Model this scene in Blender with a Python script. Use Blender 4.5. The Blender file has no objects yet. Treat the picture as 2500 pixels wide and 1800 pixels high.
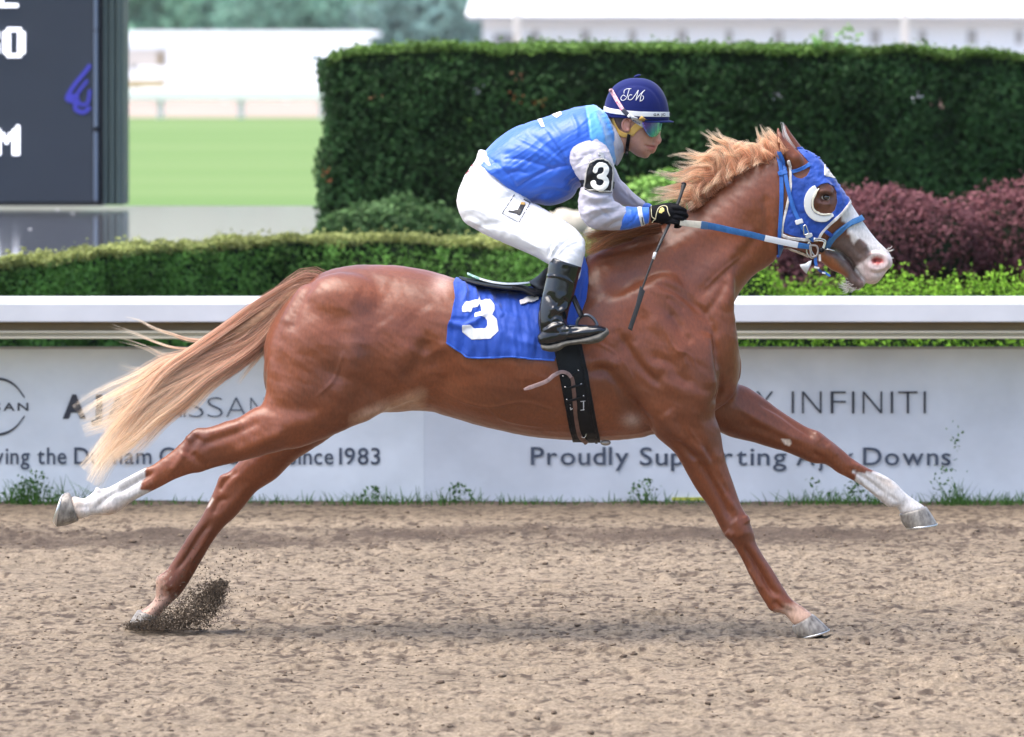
import bpy, bmesh, math, random
import numpy as np
from mathutils import Vector, Matrix, noise as mnoise
from mathutils.bvhtree import BVHTree
from mathutils.geometry import delaunay_2d_cdt

random.seed(7); rng = np.random.default_rng(7)
SC = bpy.context.scene
COL = SC.collection

# ---------------------------------------------------------------- camera, world, sun, exposure
CAM_D, CAM_H, FPX = 20.0, 2.2, 12800.0
cam = bpy.data.cameras.new('camera'); camo = bpy.data.objects.new('camera', cam); COL.objects.link(camo)
camo.location = (0, -CAM_D, CAM_H); camo.rotation_euler = (math.radians(90), 0, 0)
cam.sensor_width = 36; cam.lens = FPX/2500*36; cam.shift_y = -(900-140)/2500
cam.clip_start = .5; cam.clip_end = 2000
cam.dof.use_dof = True; cam.dof.focus_distance = CAM_D-.12; cam.dof.aperture_fstop = 4.5
SC.camera = camo
SUN_EL, SUN_AZ = math.radians(67), math.radians(-102)     # azimuth from +y towards +x
wd = bpy.data.worlds.new('World'); SC.world = wd; wd.use_nodes = True
nt = wd.node_tree; bg = nt.nodes['Background']
sky = nt.nodes.new('ShaderNodeTexSky'); sky.sky_type = 'NISHITA'; sky.sun_disc = False
sky.sun_elevation = SUN_EL; sky.sun_rotation = SUN_AZ; sky.dust_density = 4.0; sky.air_density = 1.0; sky.ozone_density = 1.0
nt.links.new(sky.outputs[0], bg.inputs[0]); bg.inputs[1].default_value = 0.15
sl = bpy.data.lights.new('sun', 'SUN'); slo = bpy.data.objects.new('sun', sl); COL.objects.link(slo)
sl.energy = 1.5; sl.angle = math.radians(55); sl.color = (1, .965, .92)
sd = Vector((math.sin(SUN_AZ)*math.cos(SUN_EL), math.cos(SUN_AZ)*math.cos(SUN_EL), math.sin(SUN_EL)))
slo.rotation_euler = (-sd).to_track_quat('-Z', 'Y').to_euler(); slo.location = sd*30
SC.view_settings.view_transform = 'Standard'; SC.view_settings.look = 'None'
SC.view_settings.exposure = 1.5; SC.view_settings.gamma = 1
SC.view_settings.use_curve_mapping = False
SC.render.engine = 'CYCLES'

# ---------------------------------------------------------------- measuring helpers
# sizes and places were measured on the photograph: 640 px = 1 m at the horse's middle plane (y = 0)
def W(px, py, y=0.0):
    D = CAM_D+y
    return np.array(((px-1250)/FPX*D, y, CAM_H-(py-140)/FPX*D))
def PX(co):
    D = CAM_D+co[:, 1]
    return np.stack((1250+FPX*co[:, 0]/D, 140+FPX*(CAM_H-co[:, 2])/D), 1)
def zoom(ox, oy, s):
    return lambda *pts: [(ox+x*s, oy+y*s) for x, y in pts]
V = zoom(0, 0, 1.1023); A = zoom(1050, 150, .3307); B = zoom(1850, 280, .2755); C_ = zoom(1080, 600, .3061)
D_ = zoom(1500, 280, .245); E = zoom(600, 600, .3061); F = zoom(100, 900, .4287); G = zoom(1350, 600, .3368)
H = zoom(1550, 900, .4287); I = zoom(0, 0, .392); J = zoom(0, 640, .4042); K = zoom(1100, 0, .6173); L = zoom(1750, 400, .5511)

def _h(ix, iy, iz, seed):
    n = (ix*374761393+iy*668265263+iz*2147483647+seed*1274126177) & 0xffffffff
    n = ((n ^ (n >> 13))*1274126177) & 0xffffffff
    return ((n ^ (n >> 16)) & 0xffffff)/float(0xffffff)
def vnoise(p, seed=0):
    p = np.asarray(p, float)
    if p.shape[1] == 2: p = np.concatenate((p, np.zeros((len(p), 1))), 1)
    i = np.floor(p).astype(np.int64); f = p-i; f = f*f*(3-2*f)
    r = 0
    for dx in (0, 1):
        for dy in (0, 1):
            for dz in (0, 1):
                w = (f[:, 0] if dx else 1-f[:, 0])*(f[:, 1] if dy else 1-f[:, 1])*(f[:, 2] if dz else 1-f[:, 2])
                r = r+w*_h(i[:, 0]+dx, i[:, 1]+dy, i[:, 2]+dz, seed)
    return r*2-1
def fbm(p, seed=0, o=4, g=.5):
    r, a, p = 0, 1, np.asarray(p, float)
    for k in range(o): r = r+a*vnoise(p, seed+k); p = p*2.03; a *= g
    return r

# ---------------------------------------------------------------- object helpers
def setp(o, label=None, cat=None, group=None, kind=None):
    if label: o['label'] = label
    if cat: o['category'] = cat
    if group: o['group'] = group
    if kind: o['kind'] = kind
    return o
def empty(name, loc, label, cat, group=None):
    o = bpy.data.objects.new(name, None); COL.objects.link(o); o.location = Vector(loc); o.empty_display_size = .1
    return setp(o, label, cat, group)
def link(name, me, mat=None, parent=None, smooth=True):
    o = bpy.data.objects.new(name, me); COL.objects.link(o)
    if mat is not None:
        for m in (mat if isinstance(mat, (list, tuple)) else [mat]): me.materials.append(m)
    if smooth and len(me.polygons): me.polygons.foreach_set('use_smooth', [True]*len(me.polygons))
    if parent is not None:
        o.parent = parent; o.matrix_parent_inverse = Matrix.Translation(-total_loc(parent))
    return o
def total_loc(p):
    v = Vector((0, 0, 0))
    while p is not None:
        v = v+(p.matrix_parent_inverse @ p.location if p.parent else p.location); p = p.parent
    return v
def mesh(verts, faces, name='m'):
    me = bpy.data.meshes.new(name); me.from_pydata([tuple(v) for v in verts], [], [tuple(f) for f in faces]); me.update(); return me
def arrays(me):
    co = np.empty(len(me.vertices)*3); me.vertices.foreach_get('co', co)
    no = np.empty(len(me.vertices)*3); me.vertices.foreach_get('normal', no)
    return co.reshape(-1, 3), no.reshape(-1, 3)
def setco(me, co): me.vertices.foreach_set('co', np.ascontiguousarray(co).ravel()); me.update()

# ---------------------------------------------------------------- lofts through outline pairs
def catmull(P, n):
    P = np.asarray(P, float); Q = np.vstack((2*P[0]-P[1], P, 2*P[-1]-P[-2])); out = []
    for i in range(1, len(Q)-2):
        for t in np.linspace(0, 1, n, endpoint=False):
            a, b, c, d = Q[i-1], Q[i], Q[i+1], Q[i+2]
            out.append(.5*((2*b)+(c-a)*t+(2*a-5*b+4*c-d)*t*t+(3*b-a-3*c+d)*t**3))
    out.append(P[-1]); return np.array(out)
def loft(rungs, sub=5, seg=36, cap=(.6, .6)):
    """rungs: (a, b, yc, w[, k, p]) a/b outline points in px, yc depth of the centre, w lateral half width, k taper to a, p superellipse"""
    R = []
    for r in rungs:
        a, b, yc, w = r[:4]; k = r[4] if len(r) > 4 else 0; p = r[5] if len(r) > 5 else 2
        a3 = W(*a, yc); b3 = W(*b, yc); R.append((*a3, *b3, w, k, p))
    R = catmull(R, sub)
    th = np.linspace(0, 2*math.pi, seg, endpoint=False); c, s = np.cos(th), np.sin(th)
    rings = []
    def ring(r, scale=1, off=0):
        a, b, w, k, p = r[:3], r[3:6], r[6], r[7], r[8]
        m = (a+b)/2+off; u = (a-b)/2
        e = 2/p; sc = np.sign(c)*abs(c)**e; ss = np.sign(s)*abs(s)**e
        return m+scale*(np.outer(ss, u)+np.outer(sc*w*(1-k*s), (0, 1, 0)))
    def dome(r0, r1, f):
        d = (r0[:3]+r0[3:6]-r1[:3]-r1[3:6]); d = d/(np.linalg.norm(d)+1e-9)
        rad = min(np.linalg.norm(r0[:3]-r0[3:6])/2, r0[6])*f
        return [ring(r0, math.cos(t), d*rad*math.sin(t)) for t in (1.45, 1.2, .9, .6, .3)]
    if cap[0]: rings += dome(R[0], R[1], cap[0])
    rings += [ring(r) for r in R]
    if cap[1]: rings += dome(R[-1], R[-2], cap[1])[::-1]
    n = len(rings); vs = np.vstack(rings); fs = []
    for i in range(n-1):
        for j in range(seg):
            j2 = (j+1) % seg; fs.append((i*seg+j, i*seg+j2, (i+1)*seg+j2, (i+1)*seg+j))
    c0 = len(vs); vs = np.vstack((vs, rings[0].mean(0), rings[-1].mean(0)))
    for j in range(seg):
        j2 = (j+1) % seg; fs.append((c0, j2, j)); fs.append((c0+1, (n-1)*seg+j, (n-1)*seg+j2))
    return vs, fs
def ellipsoid(c, r, rot=None, nu=20, nv=14):
    vs = []; fs = []
    for i in range(nv+1):
        ph = math.pi*i/nv
        for j in range(nu):
            t = 2*math.pi*j/nu; vs.append((math.sin(ph)*math.cos(t), math.sin(ph)*math.sin(t), math.cos(ph)))
    vs = np.array(vs)*np.array(r)
    if rot is not None: vs = vs @ np.array(Matrix.Rotation(rot, 3, 'Y')).T
    vs = vs+np.array(c)
    for i in range(nv):
        for j in range(nu):
            j2 = (j+1) % nu; fs.append((i*nu+j, (i+1)*nu+j, (i+1)*nu+j2, i*nu+j2))
    return vs, fs
def tube(pts, rad, seg=8, closed=False, flat=1.0):
    pts = np.asarray(pts, float); n = len(pts)
    rad = np.broadcast_to(rad, (n,)) if np.ndim(rad) else np.full(n, rad)
    T = np.roll(pts, -1, 0)-np.roll(pts, 1, 0) if closed else np.gradient(pts, axis=0)
    T = T/(np.linalg.norm(T, axis=1, keepdims=True)+1e-9)
    up = np.tile(np.array((0, 1., 0)), (n, 1)); bad = abs(T[:, 1]) > .95; up[bad] = (0, 0, 1)
    N = np.cross(up, T); N /= np.linalg.norm(N, axis=1, keepdims=True)+1e-9; Bn = np.cross(T, N)
    th = np.linspace(0, 2*math.pi, seg, endpoint=False)
    vs = pts[:, None]+rad[:, None, None]*(np.cos(th)[None, :, None]*N[:, None]+flat*np.sin(th)[None, :, None]*Bn[:, None])
    vs = vs.reshape(-1, 3); fs = []
    for i in range(n if closed else n-1):
        i2 = (i+1) % n
        for j in range(seg):
            j2 = (j+1) % seg; fs.append((i*seg+j, i*seg+j2, i2*seg+j2, i2*seg+j))
    if not closed: fs.append(tuple(range(seg))[::-1]); fs.append(tuple((n-1)*seg+j for j in range(seg)))
    return vs, fs
def merge(parts):
    vs, fs, k = [], [], 0
    for v, f in parts:
        vs.append(np.asarray(v, float)); fs += [tuple(i+k for i in q) for q in f]; k += len(v)
    return np.vstack(vs), fs
def remesh(parts, vox):
    vs, fs = merge(parts); me = mesh(vs, fs)
    bm = bmesh.new(); bm.from_mesh(me); bmesh.ops.recalc_face_normals(bm, faces=bm.faces); bm.to_mesh(me); bm.free()
    o = bpy.data.objects.new('t', me); COL.objects.link(o)
    m = o.modifiers.new('r', 'REMESH'); m.mode = 'VOXEL'; m.voxel_size = vox; m.use_smooth_shade = True
    dg = bpy.context.evaluated_depsgraph_get(); r = bpy.data.meshes.new_from_object(o.evaluated_get(dg))
    bpy.data.objects.remove(o); r.update(); return r
def edges(me):
    e = np.empty(len(me.edges)*2, int); me.edges.foreach_get('vertices', e); return e.reshape(-1, 2)
def smooth(me, it=6, w=None, taubin=True, lam=.5):
    co, _ = arrays(me); e = edges(me); n = len(co)
    deg = np.bincount(e.ravel(), minlength=n)[:, None].astype(float); deg[deg == 0] = 1
    ww = 1 if w is None else w[:, None]
    def lap(c):
        s = np.stack([np.bincount(e[:, 0], c[e[:, 1], k], n)+np.bincount(e[:, 1], c[e[:, 0], k], n) for k in range(3)], 1)
        return s/deg-c
    for _ in range(it):
        co = co+lam*ww*lap(co)
        if taubin: co = co-(lam+.03)*ww*lap(co)
    setco(me, co)
def segdist(P, poly):
    """distance of px points to polyline and arc parameter 0..1"""
    poly = np.asarray(poly, float); best = np.full(len(P), 1e9); par = np.zeros(len(P))
    L_ = np.concatenate(([0], np.cumsum(np.linalg.norm(np.diff(poly, axis=0), axis=1))))
    for i in range(len(poly)-1):
        a, b = poly[i], poly[i+1]; d = b-a; t = np.clip(((P-a) @ d)/(d @ d+1e-9), 0, 1)
        q = np.linalg.norm(P-(a+t[:, None]*d), axis=1); m = q < best
        best[m] = q[m]; par[m] = (L_[i]+t[m]*(L_[i+1]-L_[i]))/L_[-1]
    return best, par
def inside(P, poly):
    poly = np.asarray(poly, float); x, y = P[:, 0], P[:, 1]; c = np.zeros(len(P), bool)
    for i in range(len(poly)):
        x1, y1 = poly[i]; x2, y2 = poly[i-1]
        m = ((y1 > y) != (y2 > y)) & (x < (x2-x1)*(y-y1)/(y2-y1+1e-12)+x1); c ^= m
    return c
def strokes(me, lst, ymax=.0, nymax=.35, ymin=-9):
    """relief: (polyline px, width px, depth mm) pushed along the normals of the side facing the track's outer edge"""
    co, no = arrays(me); P = PX(co); m = (co[:, 1] < ymax) & (co[:, 1] > ymin)
    fac = np.clip((nymax-no[:, 1])/.5, 0, 1)*m; d = np.zeros(len(co))
    for poly, w, mm in lst:
        pl_ = np.asarray(poly, float); sel = np.flatnonzero(m & (P[:, 0] > pl_[:, 0].min()-w*3.2) & (P[:, 0] < pl_[:, 0].max()+w*3.2) & (P[:, 1] > pl_[:, 1].min()-w*3.2) & (P[:, 1] < pl_[:, 1].max()+w*3.2))
        if not len(sel): continue
        q, t = segdist(P[sel], catmull(poly, 4) if len(poly) > 2 else poly)
        tap = np.clip(np.minimum(t, 1-t)*6+.25, 0, 1) if len(poly) > 1 else 1
        d[sel] += mm/1000*np.exp(-(q/w)**2)*tap
    setco(me, co+no*(d*fac)[:, None])
def creases(me, amp, sc, rot, sharp=4, seed=0, ymax=.5, axis='Y'):
    """fine cloth creases: sharp ridged noise drawn out along one direction"""
    co, no = arrays(me); q = co @ np.array(Matrix.Rotation(rot, 3, axis)); wq = q+.02*np.stack([vnoise(q/.09, seed+k) for k in (7, 8, 9)], 1)
    r = (1-abs(vnoise(wq/np.array(sc), seed+1)))**sharp-(1-abs(vnoise(wq/np.array(sc)*1.6+9, seed+2)))**sharp*.8
    setco(me, co+no*(amp*r*(.45+.55*np.clip(vnoise(co/.12, seed+3)+.5, 0, 1)))[:, None])
def vcol(me, col, name='Col'):
    a = me.color_attributes.new(name, 'FLOAT_COLOR', 'POINT')
    a.data.foreach_set('color', np.concatenate((col, np.ones((len(col), 1))), 1).astype(np.float32).ravel())
def bvh(*mes):
    vs, fs, k = [], [], 0
    for me in mes:
        co, _ = arrays(me); vs += [tuple(c) for c in co]
        fs += [tuple(v+k for v in p.vertices) for p in me.polygons]; k += len(co)
    return BVHTree.FromPolygons(vs, fs)
CP = Vector((0, -CAM_D, CAM_H))
def hit(tree, px, py, off=.004, dflt=-.2):
    d = (Vector(W(px, py, 0))-CP).normalized(); h = tree.ray_cast(CP, d)
    if h[0] is None: return np.array(W(px, py, dflt))
    return np.array(h[0]-d*off)
def drape(tree, poly, off=.004, step=8, thick=.003, fold=None, relax=0, dflt=-.2, holes=(), ylim=None):
    """a sheet with the outline poly (px) laid on a surface"""
    poly = [tuple(p) for p in poly]; pts = []; ed = []
    def ringpts(pl):
        k = len(pts)
        for i in range(len(pl)):
            a, b = np.array(pl[i]), np.array(pl[(i+1) % len(pl)]); n = max(1, int(np.linalg.norm(b-a)/step))
            for t in range(n): pts.append(tuple(a+(b-a)*t/n))
        m = len(pts)-k
        for i in range(m): ed.append((k+i, k+(i+1) % m))
    ringpts(poly)
    for h_ in holes: ringpts(h_)
    pa = np.array(poly); lo, hi = pa.min(0), pa.max(0)
    gx, gy = np.meshgrid(np.arange(lo[0], hi[0], step), np.arange(lo[1], hi[1], step)); g = np.stack((gx.ravel(), gy.ravel()), 1)
    if len(g):
        ok = inside(g, poly)
        for pl in [poly]+list(holes):
            q, _ = segdist(g, list(pl)+[pl[0]]); ok &= q > step*.45
        for h_ in holes: ok &= ~inside(g, h_)
        pts += [tuple(p) for p in g[ok]]
    r = delaunay_2d_cdt([Vector(p) for p in pts], ed, [], 0, 1e-4)
    v2 = np.array([tuple(v) for v in r[0]]); fs = []
    for f in r[2]:
        c = v2[list(f)].mean(0)[None]
        if inside(c, poly)[0] and not any(inside(c, h_)[0] for h_ in holes): fs.append(tuple(f))
    vs = []
    for p in v2:
        o_ = off+(fold(p[0], p[1]) if fold else 0)
        vs.append(hit(tree, p[0], p[1], o_, dflt))
    vs = np.array(vs)
    if ylim: vs[:, 1] = np.clip(vs[:, 1], *ylim)
    me = mesh(vs, fs)
    if relax:
        co, _ = arrays(me); keep = PX(co); smooth(me, relax, None, False)
        c2, _ = arrays(me); co2 = np.array([W(k[0], k[1], y) for k, y in zip(keep, c2[:, 1])]); setco(me, co2)
    co, _ = arrays(me)
    bm = bmesh.new(); bm.from_mesh(me)
    # orient towards the viewer side, then give thickness
    for f in bm.faces:
        if f.normal.y > 0: f.normal_flip()
    bm.to_mesh(me); bm.free(); me.update()
    if thick:
        co, no = arrays(me); n = len(co); vs2 = np.vstack((co, co-no*thick)); f0 = [tuple(p.vertices) for p in me.polygons]
        cnt = {}
        for f in f0:
            for i in range(len(f)):
                e = (f[i], f[(i+1) % len(f)]); cnt[e] = 1
        fs2 = list(f0)+[tuple(i+n for i in f[::-1]) for f in f0]
        for (a, b) in cnt:
            if (b, a) not in cnt: fs2.append((b, a, a+n, b+n))
        me = mesh(vs2, fs2)
    return me
def tri_arrays(me):
    me.calc_loop_triangles(); t = np.empty(len(me.loop_triangles)*3, np.int32); me.loop_triangles.foreach_get('vertices', t); return t.reshape(-1, 3)
def shell(me, sd, off=.003, thick=.003, near=True, ymax=.03, bb=None):
    """a layer lying on mesh me where sd(px) > 0; off may be a function of px; both sides of the animal unless near"""
    co, no = arrays(me); P = PX(co); bb = getattr(sd, 'bb', None)
    if bb is None: s = sd(P).astype(float)
    else:
        s = np.full(len(co), -9.0); sel = np.flatnonzero((P[:, 0] > bb[0]) & (P[:, 0] < bb[1]) & (P[:, 1] > bb[2]) & (P[:, 1] < bb[3])); s[sel] = sd(P[sel])
    if near: s = np.minimum(s, np.where(no[:, 1] < .35, 9, -9)); s = np.where(co[:, 1] > ymax, -9, s)
    T = tri_arrays(me); T = T[(s[T] > 0).any(1)]
    use = np.unique(T); mp = -np.ones(len(co), int); 
    vs, ns, ss = [], [], []; idx = {}
    def gv(i):
        k = idx.get(i)
        if k is None: k = idx[i] = len(vs); vs.append(co[i]); ns.append(no[i])
        return k
    def gc(i, j):
        key = (i, j) if i < j else (j, i); k = idx.get(key)
        if k is None:
            a, b = key; t = s[a]/(s[a]-s[b]); k = idx[key] = len(vs); vs.append(co[a]+(co[b]-co[a])*t); ns.append(no[a]+(no[b]-no[a])*t)
        return k
    fs = []
    for t in T.tolist():
        f = []
        for q in range(3):
            i, j = t[q], t[(q+1) % 3]
            if s[i] > 0: f.append(gv(i))
            if (s[i] > 0) != (s[j] > 0): f.append(gc(i, j))
        if len(f) >= 3: fs.append(tuple(f))
    vs, ns = np.array(vs), np.array(ns); ns /= np.linalg.norm(ns, axis=1, keepdims=True)+1e-9
    o_ = off(PX(vs))[:, None] if callable(off) else off
    top = vs+ns*o_; n = len(vs)
    if not thick: return mesh(top, fs)
    es = {}
    for f in fs:
        for i in range(len(f)): es[(f[i], f[(i+1) % len(f)])] = 1
    side = [(b, a, a+n, b+n) for (a, b) in es if (b, a) not in es]
    bot = vs+ns*(o_-thick)
    return mesh(np.vstack((top, bot)), fs+[tuple(i+n for i in f[::-1]) for f in fs]+side)
def sd_poly(poly, holes=()):
    poly = list(poly)
    def f(P):
        q, _ = segdist(P, poly+[poly[0]]); s = np.where(inside(P, poly), 1, -1)*q
        for h in holes:
            q, _ = segdist(P, list(h)+[h[0]]); s = np.minimum(s, np.where(inside(P, h), -1, 1)*q)
        return s
    a = np.array(poly); f.bb = (a[:, 0].min()-12, a[:, 0].max()+12, a[:, 1].min()-12, a[:, 1].max()+12)
    return f
def sd_line(pts, w):
    pl = catmull(pts, 5) if len(pts) > 2 else np.array(pts, float)
    def f(P):
        q, t = segdist(P, pl); ww = np.interp(t, np.linspace(0, 1, len(w)), w) if np.ndim(w) else w
        # flat ends
        e = np.minimum((P-pl[0]) @ ((pl[1]-pl[0])/np.linalg.norm(pl[1]-pl[0])), (P-pl[-1]) @ ((pl[-2]-pl[-1])/np.linalg.norm(pl[-2]-pl[-1])))
        return np.minimum(ww/2-q, e+1.0)
    g = 14+float(np.max(w)); f.bb = (pl[:, 0].min()-g, pl[:, 0].max()+g, pl[:, 1].min()-g, pl[:, 1].max()+g)
    return f
def strip(pts, w):
    """outline polygon (px) of a band of width w along pts"""
    p = catmull(pts, 6) if len(pts) > 2 else np.array(pts, float)
    T = np.gradient(p, axis=0); T /= np.linalg.norm(T, axis=1, keepdims=True)+1e-9; N = np.stack((-T[:, 1], T[:, 0]), 1)
    w = np.interp(np.linspace(0, 1, len(p)), np.linspace(0, 1, len(w)), w)[:, None] if np.ndim(w) else w
    return [tuple(q) for q in np.vstack((p+N*w/2, (p-N*w/2)[::-1]))]
def slab(poly, y0, y1, name='m'):
    """px outline at depth y0, extruded back to y1 (same real outline)"""
    n = len(poly); a = np.array([W(p[0], p[1], y0) for p in poly]); b = a.copy(); b[:, 1] = y1
    fs = [tuple(range(n)), tuple(range(2*n-1, n-1, -1))]+[(i, i+n, (i+1) % n+n, (i+1) % n) for i in range(n)]
    me = mesh(np.vstack((a, b)), fs, name)
    bm = bmesh.new(); bm.from_mesh(me); bmesh.ops.recalc_face_normals(bm, faces=bm.faces); bm.to_mesh(me); bm.free(); return me
def box(x0, x1, y0, y1, z0, z1):
    vs = [(x, y, z) for x in (x0, x1) for y in (y0, y1) for z in (z0, z1)]
    return np.array(vs, float), [(0, 1, 3, 2), (4, 6, 7, 5), (0, 4, 5, 1), (2, 3, 7, 6), (0, 2, 6, 4), (1, 5, 7, 3)]
def bev(o, w=.003, s=2):
    m = o.modifiers.new('b', 'BEVEL'); m.width = w; m.segments = s; m.limit_method = 'ANGLE'; return o

# ---------------------------------------------------------------- materials
def mat(name, col, rough=.6, spec=.5, noise=None, bump=None, metal=0, attr=None, sheen=0, coat=0, emit=None, trans=0, col2=None, alpha=1, sss=0):
    """noise=(scale, amount, detail[, stretch]) darkens/lightens; bump=(scale, strength, dist[, stretch])"""
    m = bpy.data.materials.new(name); m.use_nodes = True; nt = m.node_tree; p = nt.nodes['Principled BSDF']; N, Lk = nt.nodes, nt.links
    p.inputs['Roughness'].default_value = rough; p.inputs['Metallic'].default_value = metal
    p.inputs['Specular IOR Level'].default_value = spec
    if sheen: p.inputs['Sheen Weight'].default_value = sheen; p.inputs['Sheen Roughness'].default_value = .4
    if coat: p.inputs['Coat Weight'].default_value = coat; p.inputs['Coat Roughness'].default_value = .08
    if trans: p.inputs['Transmission Weight'].default_value = trans
    if sss: p.inputs['Subsurface Weight'].default_value = sss; p.inputs['Subsurface Radius'].default_value = (.02, .008, .004); p.inputs['Subsurface Scale'].default_value = .5
    src = None
    if attr:
        a = N.new('ShaderNodeAttribute'); a.attribute_name = attr; src = a.outputs['Color']
    tc = N.new('ShaderNodeTexCoord')
    def coords(st):
        if st is None: return tc.outputs['Object']
        mp = N.new('ShaderNodeMapping'); mp.inputs['Scale'].default_value = st; Lk.new(tc.outputs['Object'], mp.inputs[0]); return mp.outputs[0]
    if noise or col2:
        ns = noise or (5, .3, 4)
        nz = N.new('ShaderNodeTexNoise'); nz.inputs['Scale'].default_value = ns[0]; nz.inputs['Detail'].default_value = ns[2]; nz.inputs['Roughness'].default_value = .6
        Lk.new(coords(ns[3] if len(ns) > 3 else None), nz.inputs['Vector'])
        mr = N.new('ShaderNodeMapRange'); mr.inputs[1].default_value = .3; mr.inputs[2].default_value = .7
        Lk.new(nz.outputs['Fac'], mr.inputs[0])
        if col2:
            mx = N.new('ShaderNodeMix'); mx.data_type = 'RGBA'; mx.inputs[6].default_value = (*col, 1); mx.inputs[7].default_value = (*col2, 1)
            Lk.new(mr.outputs[0], mx.inputs[0])
            if src is not None: Lk.new(src, mx.inputs[6])
            Lk.new(mx.outputs[2], p.inputs['Base Color'])
        else:
            mr.inputs[3].default_value = 1-ns[1]; mr.inputs[4].default_value = 1+ns[1]
            mx = N.new('ShaderNodeVectorMath'); mx.operation = 'SCALE'
            if src is not None: Lk.new(src, mx.inputs[0])
            else: mx.inputs[0].default_value = col
            Lk.new(mr.outputs[0], mx.inputs[3]); Lk.new(mx.outputs[0], p.inputs['Base Color'])
    elif src is not None: Lk.new(src, p.inputs['Base Color'])
    else: p.inputs['Base Color'].default_value = (*col, 1)
    if bump:
        prev = None
        for b in (bump if isinstance(bump, list) else [bump]):
            nz = N.new('ShaderNodeTexNoise'); nz.inputs['Scale'].default_value = b[0]; nz.inputs['Detail'].default_value = 4
            Lk.new(coords(b[3] if len(b) > 3 else None), nz.inputs['Vector'])
            bp = N.new('ShaderNodeBump'); bp.inputs['Strength'].default_value = b[1]; bp.inputs['Distance'].default_value = b[2]
            Lk.new(nz.outputs['Fac'], bp.inputs['Height'])
            if prev: Lk.new(prev.outputs[0], bp.inputs['Normal'])
            prev = bp
        Lk.new(prev.outputs[0], p.inputs['Normal'])
    if emit: p.inputs['Emission Color'].default_value = (*emit[0], 1); p.inputs['Emission Strength'].default_value = emit[1]
    return m

def text_on(tree, txt, x0, y0, size, m, nm, par, off, shear=0, rot=0, thin=0, wx=1, dep=None):
    """letters laid on a surface; x0,y0 px of the text's lower left, size in px of capital height"""
    a = 0
    for ch in txt:
        cu = bpy.data.curves.new('t', 'FONT'); cu.body = ch; cu.offset = thin; cu.shear = shear; cu.resolution_u = 3; cu.fill_mode = 'FRONT'
        o = bpy.data.objects.new('t', cu); COL.objects.link(o); me = bpy.data.meshes.new_from_object(o.evaluated_get(bpy.context.evaluated_depsgraph_get())); 
        if ch != ' ' and len(me.vertices):
            co, _ = arrays(me); mn, mx = co[:, 0].min(), co[:, 0].max(); k = size/.686
            if dep is None:
                bm = bmesh.new(); bm.from_mesh(me); bmesh.ops.triangulate(bm, faces=bm.faces); bmesh.ops.subdivide_edges(bm, edges=bm.edges, cuts=1); bm.to_mesh(me); bm.free(); co, _ = arrays(me)
            X = (co[:, 0]-mn)*k*wx+a; Yy = -co[:, 1]*k
            X, Yy = x0+X*math.cos(rot)-Yy*math.sin(rot), y0+X*math.sin(rot)+Yy*math.cos(rot)
            if dep is None: c = np.array([hit(tree, x, y, off) for x, y in zip(X, Yy)])
            else: c = np.array([W(x, y, dep) for x, y in zip(X, Yy)])
            setco(me, c); link(nm, me, m, par, False); a += (mx-mn)*k*wx+size*(.20 if dep is None else .22)
        else: a += size*.5
        bpy.data.objects.remove(o)
    return a
# ================================================================ THE SETTING
def grid_mesh(xs, ys, zf):
    X, Y = np.meshgrid(xs, ys); co = np.stack((X.ravel(), Y.ravel()), 1); z = zf(co); n, m = len(ys), len(xs)
    v = np.concatenate((co, z[:, None]), 1); i = np.arange(n-1)[:, None]*m+np.arange(m-1)[None]
    q = np.stack((i, i+1, i+m+1, i+m), 2).reshape(-1, 4)
    me = bpy.data.meshes.new('grid'); me.vertices.add(len(v)); me.vertices.foreach_set('co', v.ravel()); me.loops.add(q.size); me.loops.foreach_set('vertex_index', q.ravel().astype(np.int32))
    me.polygons.add(len(q)); me.polygons.foreach_set('loop_start', np.arange(0, q.size, 4, dtype=np.int32)); me.polygons.foreach_set('loop_total', np.full(len(q), 4, np.int32)); me.update(); return me
PRINTS = [(-1.9+.83*i+.25*math.sin(i*7.1), -2.6+5.6*((i*.618) % 1)) for i in range(-1, 6)]+[(2.6*math.sin(i*2.3), -2.4+5.6*((i*.382) % 1)) for i in range(22)]
def dirt_h(p):
    q = p
    bank = np.clip((p[:, 1]-4.35)/.5, 0, 1)                                   # smoother settled strip beside the boards
    a = fbm(q/.075, 1, 3); b = vnoise(q/.034, 11); c = vnoise(q/.018, 13); d = vnoise(q/.21, 17); e = vnoise(p*np.array((.25, 1))/.5, 19)
    clod = np.clip(b-.38, 0, 1)*.030+np.clip(c-.42, 0, 1)*.017; pit = -np.clip(-b-.48, 0, 1)*.026
    rough = .45+.55*np.clip(.5+e, 0, 1)
    h = (.0090*a+.6*clod+.8*pit-.004*np.clip(vnoise(p/np.array((.032, .040)), 48)-.18, 0, 1))*(1-.72*bank)*rough+.004*d+.010*e*.6
    ridge = .035*np.exp(-((p[:, 1]-4.15+.10*vnoise(p*np.array((.9, 0)), 23))/.22)**2)*(1+.5*vnoise(p/.12, 29))
    harrow = .0045*np.sin(2*math.pi*(p[:, 1]+.12*vnoise(p*np.array((.5, .3)), 203))/.21)*(1-bank)*(.5+.5*np.clip(vnoise(p*np.array((.35, .8)), 205)+.3, 0, 1))
    for hx, hy in PRINTS:
        m = (abs(p[:, 0]-hx) < .3) & (abs(p[:, 1]-hy) < .3)
        if m.any():
            d = np.hypot(p[m, 0]-hx, (p[m, 1]-hy)*.9); h[m] += -.024*np.exp(-(d/.055)**2)+.013*np.exp(-((d-.10)/.035)**2)
    return h+ridge+harrow+.03*bank
dm_ = grid_mesh(np.linspace(-3.3, 3.3, 650), np.linspace(-3.8, 5.9, 600), dirt_h)
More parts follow.
